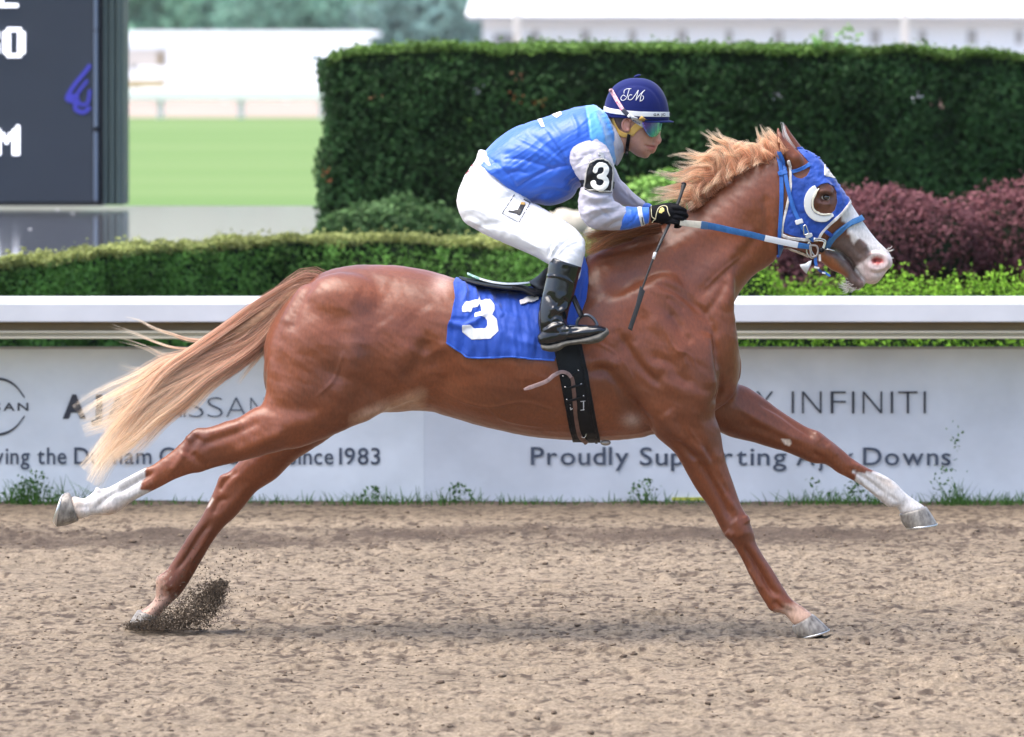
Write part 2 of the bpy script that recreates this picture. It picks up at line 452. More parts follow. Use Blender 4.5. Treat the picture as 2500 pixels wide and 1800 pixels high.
co = np.empty(len(dm_.vertices)*3); dm_.vertices.foreach_get('co', co); co = co.reshape(-1, 3); p2 = co[:, :2]
b_ = vnoise(p2*np.array((.62, 1))/.034, 11); damp = np.clip(vnoise(p2/np.array((.032, .040)), 48)-.15, 0, 1)*1.9*(.5+.5*np.clip(vnoise(p2/.15, 148)+.5, 0, 1.2))+np.clip(vnoise(p2/np.array((.017, .03)), 149)-.30, 0, 1)*1.8+np.clip(fbm(p2*np.array((.5, 1))/.02, 47, 2)-.55, 0, 1)*1.5; big = .5+.5*vnoise(p2*np.array((.3, 1))/.7, 49)  # dark specks stand for damp crumbs and for shaded holes in the dirt
damp = np.clip(damp*(.6+.6*big)+1.25*np.exp(-((p2[:, 1]-3.85-.12*vnoise(p2*np.array((1.2, 0)), 57))/.34)**2)*(.6+.5*vnoise(p2*np.array((2, 5)), 59)), 0, 1)[:, None]
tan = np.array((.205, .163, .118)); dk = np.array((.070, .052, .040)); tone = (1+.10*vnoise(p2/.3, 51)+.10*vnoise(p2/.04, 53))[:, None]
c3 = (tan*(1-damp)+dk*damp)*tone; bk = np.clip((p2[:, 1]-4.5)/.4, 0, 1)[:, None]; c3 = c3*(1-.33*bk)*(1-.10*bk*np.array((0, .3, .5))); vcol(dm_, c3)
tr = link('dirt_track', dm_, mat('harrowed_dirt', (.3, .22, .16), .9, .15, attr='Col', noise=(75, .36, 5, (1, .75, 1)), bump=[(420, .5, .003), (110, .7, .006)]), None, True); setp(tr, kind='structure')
v, f = box(-900, 900, -40, 1500, -.6, -.07); gr_ = link('ground', mesh(v, f), mat('rough_ground', (.10, .12, .05), .9, .1, noise=(.6, .3, 5)), None, False); setp(gr_, kind='structure')
def sheet(name, x0, x1, D0, D1, z, m):
    v = [(x0, D0-20, z), (x1, D0-20, z), (x1, D1-20, z), (x0, D1-20, z)]; return setp(link(name, mesh(v, [(0, 1, 2, 3)]), m, None, False), kind='structure')
sheet('infield_lawn', -120, 120, 42, 192, -.01, mat('pale_lawn', (.105, .185, .055), .9, .1, noise=(.11, .22, 5, (.25, 1.3, 1)), col2=(.155, .225, .085)))
sheet('far_dirt_track', -160, 160, 192, 268, -.004, mat('far_dirt', (.34, .27, .23), .9, .1, noise=(.2, .1, 3)))
sheet('gravel_yard', -300, 300, 268, 420, 0, mat('white_gravel', (.62, .63, .62), .9, .1, noise=(.1, .08, 3)))
sheet('planting_bed', -12, 12, 25.95, 41.9, -.02, mat('bed_soil', (.10, .075, .05), .9, .1, noise=(6, .4, 4), col2=(.05, .09, .03)))

# ---- foliage
def leaves(name, P3, size, col, m, parent=None, nrm=None, var=.35, asp=.6, kind=None, jit=.6):
    n = len(P3); d = rng.normal(0, 1, (n, 3)); d /= np.linalg.norm(d, axis=1, keepdims=True)
    nn = rng.normal(0, 1, (n, 3))*jit+(nrm if nrm is not None else 0); nn /= np.linalg.norm(nn, axis=1, keepdims=True)+1e-9
    u = np.cross(nn, d); u /= np.linalg.norm(u, axis=1, keepdims=True)+1e-9; w = np.cross(nn, u); s = (size*rng.uniform(.6, 1.4, n))[:, None]
    v = np.stack((P3-u*s, P3+w*s*asp+nn*s*.15, P3+u*s, P3-w*s*asp+nn*s*.15), 1).reshape(-1, 3)
    me = bpy.data.meshes.new('leaves'); me.vertices.add(4*n); me.vertices.foreach_set('co', v.ravel()); q = np.arange(4*n, dtype=np.int32)
    me.loops.add(4*n); me.loops.foreach_set('vertex_index', q); me.polygons.add(n); me.polygons.foreach_set('loop_start', q[::4]); me.polygons.foreach_set('loop_total', np.full(n, 4, np.int32)); me.update()
    c = np.broadcast_to(np.array(col, float), (n, 3))*(1+var*rng.uniform(-1, 1, (n, 1))); vcol(me, np.repeat(c, 4, 0))
    return link(name, me, m, parent, False)
def leafmat(name, tr=.35, rough=.6):
    m = mat(name, (.1, .2, .05), rough, .12, attr='Col'); N, Lk = m.node_tree.nodes, m.node_tree.links
    t = N.new('ShaderNodeBsdfTranslucent'); mx = N.new('ShaderNodeMixShader'); mx.inputs[0].default_value = tr
    at = [n for n in N if n.type == 'ATTRIBUTE'][0]; Lk.new(at.outputs['Color'], t.inputs[0]); Lk.new(N['Principled BSDF'].outputs[0], mx.inputs[1]); Lk.new(t.outputs[0], mx.inputs[2])
    Lk.new(mx.outputs[0], N['Material Output'].inputs[0]); return m
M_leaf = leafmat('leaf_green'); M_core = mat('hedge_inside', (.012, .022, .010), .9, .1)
def hedge(label, path, h, w, n, size, col, top, name='clipped_hedge', cat='hedge', bumps=.07, core=True, hfun=None, ends=True, group=None, z0=0.0):
    """path: list of (x, y); front face towards -y; flat top"""
    ob = empty(name, (*path[len(path)//2], 0), label, cat, group); path = catmull(np.array(path, float), 10); Lc = np.concatenate(([0], np.cumsum(np.linalg.norm(np.diff(path, axis=0), axis=1))))
    hf = hfun or (lambda s: np.full(len(s), h)); L0 = Lc[-1]
    def at(s): return np.stack((np.interp(s, Lc, path[:, 0]), np.interp(s, Lc, path[:, 1])), 1)
    Pp, Nn, Cc = [], [], []
    areas = np.array((h*L0, w*L0*1.3, h*w*2)); ns = (n*areas/areas.sum()).astype(int)
    s = rng.uniform(0, L0, ns[0]); t = rng.uniform(0, 1, ns[0])**.9; b = at(s); H_ = hf(s); z = z0+t*(H_-z0); bmp = bumps*fbm(np.stack((s/.35, z/.35), 1), 61, 3)
    rnd = .10*np.clip((t-.9)/.1, 0, 1)**2
    P0 = np.stack((b[:, 0], b[:, 1]-bmp+rnd*w+rng.uniform(-.03, .10, len(s)), z), 1); Pp.append(P0); Nn.append(np.tile((0, -1, .25), (len(s), 1)))
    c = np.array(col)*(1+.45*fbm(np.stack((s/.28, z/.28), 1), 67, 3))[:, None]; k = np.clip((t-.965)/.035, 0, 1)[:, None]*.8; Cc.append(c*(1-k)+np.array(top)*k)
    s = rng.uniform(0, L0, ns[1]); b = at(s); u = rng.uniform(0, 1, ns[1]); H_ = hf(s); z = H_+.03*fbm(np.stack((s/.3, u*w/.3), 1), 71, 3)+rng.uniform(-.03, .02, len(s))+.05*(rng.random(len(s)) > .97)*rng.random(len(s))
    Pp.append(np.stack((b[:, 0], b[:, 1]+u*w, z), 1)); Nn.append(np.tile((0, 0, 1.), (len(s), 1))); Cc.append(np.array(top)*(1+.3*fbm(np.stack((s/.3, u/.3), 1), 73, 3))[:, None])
    if ends:
        for e, sx in ((0, -1), (L0, 1)):
            m_ = ns[2]//2; t = rng.uniform(0, 1, m_); b = at(np.full(m_, e)); z = z0+t*(hf(np.full(m_, e))-z0); u = rng.uniform(0, 1, m_)
            Pp.append(np.stack((b[:, 0]+sx*(.05*fbm(np.stack((u*w/.3, z/.3), 1), 79, 2)+rng.uniform(-.06, .05, m_)), b[:, 1]+u*w, z), 1)); Nn.append(np.tile((sx, -.2, .2), (m_, 1))); Cc.append(np.array(col)*(1+.4*rng.uniform(-1, 1, m_))[:, None])
    leaves('foliage', np.vstack(Pp), size, np.vstack(Cc), M_leaf, ob, np.vstack(Nn))
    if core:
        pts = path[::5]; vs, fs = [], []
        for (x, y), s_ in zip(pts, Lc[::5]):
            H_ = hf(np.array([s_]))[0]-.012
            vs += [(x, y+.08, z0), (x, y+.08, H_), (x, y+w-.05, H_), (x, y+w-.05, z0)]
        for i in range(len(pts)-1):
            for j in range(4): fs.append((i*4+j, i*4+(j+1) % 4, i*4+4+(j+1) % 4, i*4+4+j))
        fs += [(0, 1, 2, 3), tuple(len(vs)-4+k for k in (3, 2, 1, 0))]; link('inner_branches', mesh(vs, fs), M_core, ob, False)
    return ob
def xd(px, D): return ((px-1250)/FPX*D, D-20)
def zt(py, D): return CAM_H-(py-140)/FPX*D
# tall yew hedge
th_ = [xd(797, 34), xd(1000, 34), xd(1400, 34), xd(1800, 34.1), xd(2200, 34.5), xd(2600, 35.4), xd(2900, 36.3)]
hedge('tall dark green clipped yew hedge standing behind the jockey', th_, 2.25, 1.2, 110000, .020, (.027, .068, .021), (.10, .18, .04), name='tall_hedge',
      hfun=lambda s: np.interp(s, (0, .12, .8, 2.5, 3.9, 4.8, 6.2), (zt(142, 34), zt(132, 34), zt(121, 34), zt(116, 34), zt(124, 34.5), zt(142, 35), zt(166, 36))), bumps=.045)  # second leaf colour paints a lit top above the shaded front
# brown and pale dead sprigs in the hedge
pp, cc = [], []
for px, py, c in ((1270,185,(.30,.16,.09)), (1262,235,(.42,.12,.05)), (800,415,(.42,.14,.06)), (803,440,(.42,.14,.06)), (1900,235,(.6,.62,.68)), (2240,235,(.6,.62,.68)), (2290,255,(.45,.3,.26)), (1170,215,(.55,.6,.68)), (1145,300,(.12,.25,.04)), (2260,700,(.3,.3,.1)), (1560,430,(.16,.28,.05)), (1320,255,(.40,.17,.05)), (920,240,(.3,.18,.08))):
    c0_ = W(px, py, 13.97); k = 6; pp.append(c0_+rng.normal(0, 1, (k, 3))*np.array((.022, .012, .016))); cc.append(np.tile(np.array(c)*.6, (k, 1)))
setp(leaves('dead_sprigs', np.vstack(pp), .012, np.vstack(cc), M_leaf, bpy.data.objects['tall_hedge'], np.array((0, -1, 0))), kind='stuff')
# low curved hedge
lh = [xd(-160, 27.9), xd(0, 28.4), xd(300, 29.8), xd(550, 30.9), xd(800, 31.5), xd(1050, 31.2), xd(1330, 30.4), xd(1560, 29.7)]
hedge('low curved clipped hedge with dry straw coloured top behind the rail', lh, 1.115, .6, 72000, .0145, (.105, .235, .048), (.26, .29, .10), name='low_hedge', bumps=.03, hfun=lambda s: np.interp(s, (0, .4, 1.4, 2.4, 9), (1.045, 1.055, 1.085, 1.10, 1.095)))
# bright ground cover and red shrubs
def shrub(name, label, blobs, n, size, col, top, group=None, cat='shrub', spiky=0):
    c = np.mean([b[:3] for b in blobs], 0); ob = empty(name, (c[0], c[1], 0), label, cat, group); Pp, Cc, Nn = [], [], []
    vol = np.array([b[3]*b[4] for b in blobs]); vol = vol/vol.sum()
    for b, w_ in zip(blobs, vol):
        k = int(n*w_); d = rng.normal(0, 1, (k, 3)); d /= np.linalg.norm(d, axis=1, keepdims=True); d[:, 1] = np.where(rng.random(k) < .8, -abs(d[:, 1]), d[:, 1]); r = (1+.16*fbm(d*3.2+b[0]*3, 83, 3))*rng.uniform(.86, 1.05, k)
        r = r+spiky*(rng.random(k) > .93)*rng.random(k)*.35*(d[:, 2] > .2)
        Pp.append(np.array(b[:3])+d*r[:, None]*np.array((b[3], b[3]*.7, b[4]))); Nn.append(d)
        t = np.clip(d[:, 2]*.7+.35+.4*fbm(d*4+b[0], 87, 2), 0, 1)[:, None]; Cc.append(np.array(col)*(1-t)+np.array(top)*t)  # leaf colour brightens with the upward normal, painted light on the tops
    Pp = np.vstack(Pp); m_ = Pp[:, 2] > -.02
    leaves('foliage', Pp[m_], size, np.vstack(Cc)[m_], M_leaf, ob, np.vstack(Nn)[m_]*.8)
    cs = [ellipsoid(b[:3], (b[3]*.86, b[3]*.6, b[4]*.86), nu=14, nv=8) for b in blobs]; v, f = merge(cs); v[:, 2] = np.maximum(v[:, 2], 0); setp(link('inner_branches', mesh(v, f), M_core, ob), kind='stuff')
    return ob
for i, (px0, px1) in enumerate(((1560, 1850), (1850, 2090), (2090, 2330), (2330, 2600))):
    bl_ = []
    for px in np.arange(px0, px1, 42):
        x, y = xd(px+rng.uniform(-8, 8), 27.8+rng.uniform(-.15, .15)); zz = zt(668+10*math.sin(px*.02)+rng.uniform(-6, 8), 27.8)
        if px < 1880: zz = zt(rng.uniform(560, 610), 27.8)
        bl_.append((x, y, zz*.45, .17, zz*.54))
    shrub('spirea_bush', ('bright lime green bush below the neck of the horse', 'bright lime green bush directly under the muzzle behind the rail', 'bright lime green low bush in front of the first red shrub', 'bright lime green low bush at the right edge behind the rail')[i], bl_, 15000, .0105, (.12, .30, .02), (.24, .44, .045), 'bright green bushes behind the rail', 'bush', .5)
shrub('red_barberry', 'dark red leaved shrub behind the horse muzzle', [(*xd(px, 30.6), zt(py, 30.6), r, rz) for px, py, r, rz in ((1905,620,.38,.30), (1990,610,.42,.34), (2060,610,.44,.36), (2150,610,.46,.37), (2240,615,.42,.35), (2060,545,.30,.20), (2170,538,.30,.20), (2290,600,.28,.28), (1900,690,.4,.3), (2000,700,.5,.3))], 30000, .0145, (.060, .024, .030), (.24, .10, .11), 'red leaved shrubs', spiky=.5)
shrub('red_barberry', 'dark red leaved shrub cut by the right edge of the photo', [(*xd(px, 30.9), zt(py, 30.9), r, rz) for px, py, r, rz in ((2410,620,.38,.34), (2480,610,.42,.38), (2560,610,.46,.40), (2460,550,.26,.18), (2550,545,.3,.2), (2370,650,.3,.30), (2650,600,.5,.4))], 19000, .0145, (.060, .024, .030), (.24, .10, .11), 'red leaved shrubs', spiky=.5)
shrub('laurel_bush', 'mid green loose bush at the left foot of the tall hedge', [(*xd(px, 33), zt(py, 33), r, rz) for px, py, r, rz in ((840,590,.22,.18), (900,575,.26,.20), (970,565,.26,.2), (1040,570,.26,.18), (1110,590,.24,.16), (985,520,.14,.12))], 7000, .022, (.030, .075, .028), (.09, .17, .06))
shrub('small_bright_bush', 'small bright green bush behind the wind blown mane', [(*xd(px, 33), zt(py, 33), r, rz) for px, py, r, rz in ((1590,520,.26,.22), (1640,500,.24,.2), (1560,560,.3,.2))], 3500, .02, (.13, .30, .05), (.28, .48, .12))
for i, (px, py, r) in enumerate(((1345,560,.12), (1400,552,.14), (1452,570,.13), (1300,585,.11), (1500,575,.10))):
    v, f = ellipsoid((0, 0, 0), (r, r*.7, r*.8)); v = v*(1+.18*fbm(v/r*1.6+i*7, 91, 3))[:, None]; x, y = xd(px, 33.2); v = v+np.array((x, y, zt(py, 33.2)))
    setp(link('boulder', mesh(v, f), mat('pale_stone', (.46, .42, .35), .85, .2, noise=(7, .35, 5)), None), ('second pale stone from the left at the hedge foot, seen above the rider thigh', 'middle pale stone of the five at the hedge foot', 'fourth pale stone from the left at the hedge foot', 'leftmost pale stone at the hedge foot behind the rider thigh', 'rightmost pale stone at the hedge foot, near the mane')[i], 'stone', 'pale stones under the hedge')
# pale mound carrying the stones
v, f = ellipsoid((xd(1380, 33.4)[0], 13.6, 0), (1.6, .6, zt(600, 33.4)), nu=28, nv=12); setp(link('soil_mound', mesh(v, f), mat('mound', (.16, .17, .08), .9, .1, noise=(9, .4, 4), col2=(.34, .30, .22))), kind='structure')
# sprig growing out of the hedge top
pp = []
for (a, b) in (((1990,112),(2010,80)), ((2035,110),(2060,70)), ((2070,112),(2100,85)), ((1650+350,112),(1985,90)), ((2060,95),(2075,60))):
    for t in np.linspace(0, 1, 9): pp.append(W(a[0]+(b[0]-a[0])*t, a[1]+(b[1]-a[1])*t, 14.3)+rng.normal(0, .012, (3, 3)))
setp(leaves('young_shoots', np.vstack(pp), .014, (.22, .42, .12), M_leaf, bpy.data.objects['tall_hedge']), kind='stuff')

# ---- display board on its glossy white platform
zp = zt(503, 40); D0, D1 = 28.9+.35, 40.0
plat = empty('board_platform', (-6, 14, 0), 'glossy white platform top the dark display board stands on', 'platform')
x0, x1 = xd(-420, 40)[0], xd(800, 40)[0]
pv = []; front = [(xd(px, D)[0], D-20+.9) for px, D in ((-300, 27.8), (0, 28.9), (300, 30.4), (550, 31.5), (800, 32.0))]
n_ = len(front); back = [(x, 20.0) for x in np.linspace(x0, x1, n_)]
pv = [(x, y, zp) for x, y in front]+[(x, y, zp) for x, y in back]+[(x, y, 0) for x, y in front]+[(x, y, 0) for x, y in back]
pf = [(i, i+1, n_+i+1, n_+i) for i in range(n_-1)]+[(2*n_+i, 2*n_+i+1, i+1, i) for i in range(n_-1)]+[(n_+i, n_+i+1, 3*n_+i+1, 3*n_+i) for i in range(n_-1)]+[(0, n_, 3*n_, 2*n_), (n_-1, 3*n_-1, 4*n_-1, 2*n_-1)]
link('deck', mesh(pv, pf), mat('glossy_white', (.27, .275, .30), .10, 1.0, coat=1, noise=(1.2, .05, 3)), plat, False)
for px, py in ((50,513), (118,522), (58,567), (19,587), (120,560)): x, y = xd(px, 36); link('speck', mesh(*ellipsoid((x, zp*0+(CAM_H-zp)*FPX/(py-140)-20, zp+.002), (.012, .012, .004), nu=8, nv=6)), M_s if 'M_s' in globals() else mat('speck', (.5, .5, .5)), plat)
Db = 39.0; yb = Db-20
BD = empty('display_board', (xd(100, Db)[0], yb, zp), 'dark electronic display board with white dot letters at the left', 'display board')
def bbox(name, pxa, pxb, pya, pyb, Da, Dd, m, par, b=0):
    x0, x1 = xd(pxa, Da)[0], xd(pxb, Da)[0]; v, f = box(x0, x1, Da-20, Da-20+Dd, zt(pyb, Da), zt(pya, Da)); o = link(name, mesh(v, f), m, par, False); return bev(o, b) if b else o
M_scr = mat('led_screen', (.021, .029, .044), .5, .4, bump=(90, .4, .006, (.02, 1, 12)), noise=(3, .06, 2, (.3, 1, 1)))
bbox('screen', -420, 228, -760, 494, Db, .5, M_scr, BD)
M_fr = mat('frame_grey', (.14, .18, .25), .45, .5)
for a, b in ((-760, -40), (-38, 74), (76, 312), (322, 492)): bbox('frame_strip', 229.5, 237, a, b, Db-.02, .5, M_fr, BD, .01)
bbox('shadow_gap', 237, 252, -760, 497, Db+.12, .5, mat('near_black', (.010, .014, .022), .5), BD)  # near-black block painted in for the shade of the gap
bbox('base_rail', -420, 252, 495, 503, Db+.05, .5, mat('black_base', (.006, .006, .008), .4), BD)
M_col = mat('grey_green_metal', (.070, .098, .092), .5, .4, noise=(.8, .25, 3))
for k in range(6): bbox('column_rib', 252.5+k*8.3, 252.5+k*8.3+(6.6 if k % 2 else 7.6), -760, 500.5, Db+.06+(.03 if k % 2 else 0), .6, M_col, BD, .006)
bbox('column_core', 252.5, 302, -760, 500.5, Db+.14, .5, mat('column_dark', (.05, .065, .068), .6), BD)
M_led = mat('led_white', (.9, .9, .95), .5, emit=((.86, .88, 1), 1.1)); M_ledb = mat('led_blue', (.03, .03, .3), .5, emit=((.05, .05, .42), .12))
def led(rows, x0, y0, p, m, nm):
    parts_ = []
    for r, row in enumerate(rows):
        for c, ch in enumerate(row):
            if ch == '#':
                q = W(x0+(c+.5)*p, y0+(r+.5)*p, yb-.012); parts_.append(ellipsoid(q, (p*.58/FPX*Db, .008, p*.54/FPX*Db), nu=10, nv=6))
    if parts_: me = remesh(parts_, .006); link(nm, me, m, BD)
led([' #### ', '##  ##', '##  ##', '##  ##', '##  ##', '##  ##', '##  ##', ' #### '], 7, 68, 9.1, M_led, 'led_digit')
led([' #### ', '##  ##', '##  ##', ' #### ', '##  ##', '##  ##', '##  ##', ' #### '], -56, 68, 9.1, M_led, 'led_digit')
led(['#     #', '##   ##', '### ###', '#######', '## # ##', '##   ##', '##   ##', '##   ##'], -16, 306, 9.2, M_led, 'led_letter')
led(['##   ', '##   ', '##   ', '######'], -10, -18, 9.1, M_led, 'led_letter')
o_ = np.array(strip(I((562,405),(520,460),(470,520),(425,590),(420,620),(470,640),(470,680),(520,700),(560,668)), 9)); link('led_emblem', slab([tuple(p) for p in o_], yb-.01, yb), M_ledb, BD, False)
link('led_emblem', slab([tuple(p) for p in strip(I((545,500),(480,590),(500,650),(545,640),(560,560)), 7)], yb-.01, yb), M_ledb, BD, False)
link('led_emblem', slab([tuple(p) for p in strip(I((425,605),(470,600)), 12)], yb-.012, yb), M_ledb, BD, False)

# ---- advertising boards along the rail
yB = 5.62; DB = yB+20
def banner(label, pxa, pxb, col, cat='banner'):
    o = empty('advertising_board', ((pxa+pxb)/2/FPX*DB-1250/FPX*DB, yB, 0), label, cat)
    xa, xb = xd(pxa, DB)[0], xd(pxb, DB)[0]; xs = np.linspace(xa, xb, 70); zs = np.linspace(0.0, zt(848, DB), 22); vs, fs = [], []
    for z in zs:
        for x in xs: vs.append((x, yB+.006*float(vnoise(np.array([[x*1.7, z*2.3]]), 5)[0]), z))
    for i in range(21):
        for j in range(69): a = i*70+j; fs.append((a, a+1, a+71, a+70))
    link('panel', mesh(vs, fs), mat('vinyl', col, .6, .3, noise=(2.6, .10, 7, (1, 1, 1.2)), bump=[(300, .3, .002), (3, .3, .012)]), o)
    bb = link('backing', mesh(*box(xa, xb, yB+.02, yB+.05, 0, zt(852, DB))), mat('board_backing', (.3, .3, .3), .8), o, False)
    link('top_edge', mesh(*box(xa, xb, yB-.008, yB+.02, zt(852, DB), zt(847, DB))), mat('grey_edge', (.36, .34, .33), .7), o, False)
    return o
BL = banner('long white advertising board under the rail behind the hind legs', -400, 1035.3, (.76, .785, .82)); BRt = banner('long pale grey advertising board under the rail behind the front legs', 1035.6, 2900, (.68, .70, .745))
# weathering: mud splashes and stains low on the boards
M_txt = mat('charcoal_print', (.045, .047, .060), .6, .3, noise=(14, .25, 4)); M_txt2 = mat('slate_print', (.075, .09, .125), .6, .3, noise=(14, .25, 4)); dl = yB-.010
def glyph(ch, x0, x1, base, h, m, par, thin=0.0, nm='letter', d=None):
    cu = bpy.data.curves.new('t', 'FONT'); cu.body = ch; cu.offset = thin; cu.resolution_u = 4
    o = bpy.data.objects.new('t', cu); COL.objects.link(o); me = bpy.data.meshes.new_from_object(o.evaluated_get(bpy.context.evaluated_depsgraph_get())); bpy.data.objects.remove(o)
    co, _ = arrays(me); mn, mx = co[:, 0].min(), co[:, 0].max(); X = x0+(co[:, 0]-mn)/(mx-mn)*(x1-x0); Y = base-co[:, 1]*h/.686
    setco(me, np.array([W(x, y, d if d is not None else dl) for x, y in zip(X, Y)])); return link(nm, me, m, par, False)
def word(txt, x0, x1, base, h, m, par, thin=0.0):
    cur = 0; lay = []
    for ch in txt:
        if ch == ' ': cur += .32; continue
        cu = bpy.data.curves.new('t', 'FONT'); cu.body = ch; cu.offset = thin; o = bpy.data.objects.new('t', cu); COL.objects.link(o)
        me = bpy.data.meshes.new_from_object(o.evaluated_get(bpy.context.evaluated_depsgraph_get())); bpy.data.objects.remove(o); co, _ = arrays(me); w_ = co[:, 0].max()-co[:, 0].min(); lay.append((ch, cur, cur+w_)); cur += w_+.105
    k = (x1-x0)/(cur-.105)
    for ch, a, b in lay: glyph(ch, x0+a*k, x0+b*k, base, h, m, par, thin)
for ch, a, b in (('A',153,210), ('J',222,250), ('A',262,319), ('X',325,378)): glyph(ch, a, b, 1019, 52, M_txt, BL, .05)
for ch, a, b in (('N',408,443), ('I',448.5,453), ('S',461,497), ('S',506,544), ('A',552,602), ('N',611,647)): glyph(ch, a, b, 1020, 51, M_txt2, BL, -.022)
for ch, a, b in (('Y',1846,1888), ('I',1933,1938.5), ('N',1958,2006), ('F',2028,2065), ('I',2080,2086), ('N',2106,2154), ('I',2174.5,2180.5), ('T',2193,2240), ('I',2255,2260.5)): glyph(ch, a, b, 1011, 57, M_txt, BRt, -.018)
word('Serving', -88, 72, 1133, 40, M_txt2, BL, .010); word('the', 91, 162, 1133, 40, M_txt2, BL, .010); word('Durham', 181, 370, 1133, 40, M_txt2, BL, .010); word('Community', 389, 686, 1133, 40, M_txt2, BL, .010); word('Since', 702, 814, 1134, 40, M_txt2, BL, .010); word('1983', 828, 928, 1134, 40, M_txt2, BL, .010)
word('Proudly', 1296, 1535, 1135, 43, M_txt2, BRt, .008); word('Supporting', 1562, 1920, 1136, 43, M_txt2, BRt, .008); word('Ajax', 1944, 2085, 1136, 43, M_txt2, BRt, .008); word('Downs', 2107, 2321, 1136, 43, M_txt2, BRt, .008)
for ch, a, b in (('N',-80,-58), ('I',-52,-49), ('S',-44,-24), ('S',-19,1), ('A',8,36), ('N',43,69)): glyph(ch, a, b, 1003, 19, M_txt, BL, .012)
for a0, a1, ser in ((-150, -47, (-46.5, 62, 971)), (150, 47, (-46.5, 61, 1017))):
    pts = [(-8+68*math.cos(math.radians(a)), 993+68*math.sin(math.radians(a))) for a in np.linspace(a0*1.0, -38 if a0 < 0 else 38, 40)]
    pts.append((60, 971 if a0 < 0 else 1016)); link('emblem_ring', slab(strip(pts, [6, 6, 6, 3]), dl-.001, dl), M_txt, BL, False)
setp(link('yellow_edge', mesh(*box(xd(1640, DB)[0], xd(1790, DB)[0], yB-.012, yB, .035, .050)), mat('yellow_edge', (.5, .5, .08), .7), BRt, False))

# ---- running rail
RR = empty('running_rail', (0, 5.3, 1.0), 'wide white running rail along the track in front of the hedge', 'rail')
def prof(name, pr, m, x0=-5.2, x1=5.2, b=.0):
    n = len(pr); vs = [(x0, y, z) for y, z in pr]+[(x1, y, z) for y, z in pr]; fs = [tuple(range(n)), tuple(range(2*n-1, n-1, -1))]+[(i, i+n, (i+1) % n+n, (i+1) % n) for i in range(n)]
    me = mesh(vs, fs); bm = bmesh.new(); bm.from_mesh(me); bmesh.ops.recalc_face_normals(bm, faces=bm.faces); bm.to_mesh(me); bm.free(); o = link(name, me, m, RR, False)
    return bev(o, b, 3) if b else o
M_rail = mat('white_rail', (.62, .62, .66), .35, .5, noise=(2.4, .09, 6), bump=(5, .15, .004))
y0, y1 = 5.28, 5.70; zf = zt(739, 20+y0); zb = zt(723.5, 20+y1); zl = zt(787, 20+y0)
prof('top_rail', [(y0, zl), (y0, zf-.004), (y0+.03, zf+.012), (y0+.14, zf+.022), (y1, zb), (y1, zl+.03), (y0+.05, zl+.03), (y0+.05, zl)], M_rail, b=.006)
prof('underside', [(y0+.06, zt(808, 25.34)), (y0+.06, zl+.028), (y1-.01, zl+.028), (y1-.01, zt(808, 25.7))], mat('rail_underside', (.20, .14, .07), .7, noise=(3, .3, 4, (.2, 1, 1))))  # brown colour holds the shadow band under the rail, with some rust
M_lip = mat('beige_rail', (.58, .52, .40), .5, .4, noise=(2, .25, 4, (.3, 1, 1)))
for a, b, dy in ((808, 814, .03), (815, 821, .05), (822, 827, .02)): prof('lower_flange', [(y0+dy, zt(b, 20+y0+dy)), (y0+dy, zt(a, 20+y0+dy)), (y1-.03, zt(a, 20+y1)), (y1-.03, zt(b, 20+y1))], M_lip, b=.002)
for px in (-330, 1240, 2810): x = xd(px, 25.75)[0]; link('post', mesh(*box(x-.04, x+.04, 5.72, 5.80, 0, zt(826, 25.75))), mat('post_white', (.7, .7, .7), .5), RR, False)

# ---- weeds and grass along the foot of the boards
gp = []
def blades(cx, n, spread, hmin, hmax, y=5.5, lean=.5):
    for k in range(n):
        x = cx+rng.normal(0, spread); yy = y+rng.uniform(-.14, .08); h = rng.uniform(hmin, hmax); a = rng.normal(0, lean); w_ = rng.uniform(.0015, .004); t = np.array((0, .5, 1.))
        pts = np.stack((x+a*h*t**1.6, yy-.1*h*t, .01+h*t*(1-.18*abs(a)*t)), 1); gp.append((pts, w_))
for px, n, s, h0, h1 in ((20,260,.20,.05,.20), (110,240,.16,.05,.24), (180,90,.10,.03,.08), (260,50,.2,.02,.08), (380,160,.14,.03,.10), (520,120,.14,.03,.09), (640,200,.16,.03,.12), (760,140,.14,.03,.10), (890,260,.15,.04,.14), (980,200,.16,.03,.10), (1090,260,.20,.04,.16), (1230,240,.22,.03,.10), (1340,180,.2,.03,.09),
                          (1500,120,.2,.02,.08), (1580,150,.12,.04,.14), (1680,220,.18,.03,.09), (1800,160,.16,.03,.08), (1960,160,.12,.04,.16), (2060,260,.12,.05,.16), (2130,200,.14,.04,.13), (2330,160,.06,.06,.22), (2360,240,.14,.04,.12), (2440,300,.16,.04,.14), (2500,260,.14,.04,.12)):
    blades(xd(px, 25.4)[0], int(n*.38), s*.8, h0*.5, h1*.7)
vs, fs = [], []
for pts, w_ in gp:
    k = len(vs)
    for i, q in enumerate(pts): ww = w_*(1, .8, .15)[i]; vs += [(q[0]-ww, q[1], q[2]), (q[0]+ww, q[1]+.001, q[2])]
    fs += [(k, k+1, k+3, k+2), (k+2, k+3, k+5, k+4)]
gm = mesh(vs, fs); gc = np.repeat(np.array([(.075, .17, .035)])*(1+.5*rng.uniform(-1, 1, (len(gp), 1))), 6, 0); vcol(gm, gc); setp(link('roadside_grass', gm, M_leaf, None, False), 'fringe of green grass along the foot of the boards', 'grass', None, 'stuff')
wp_ = []
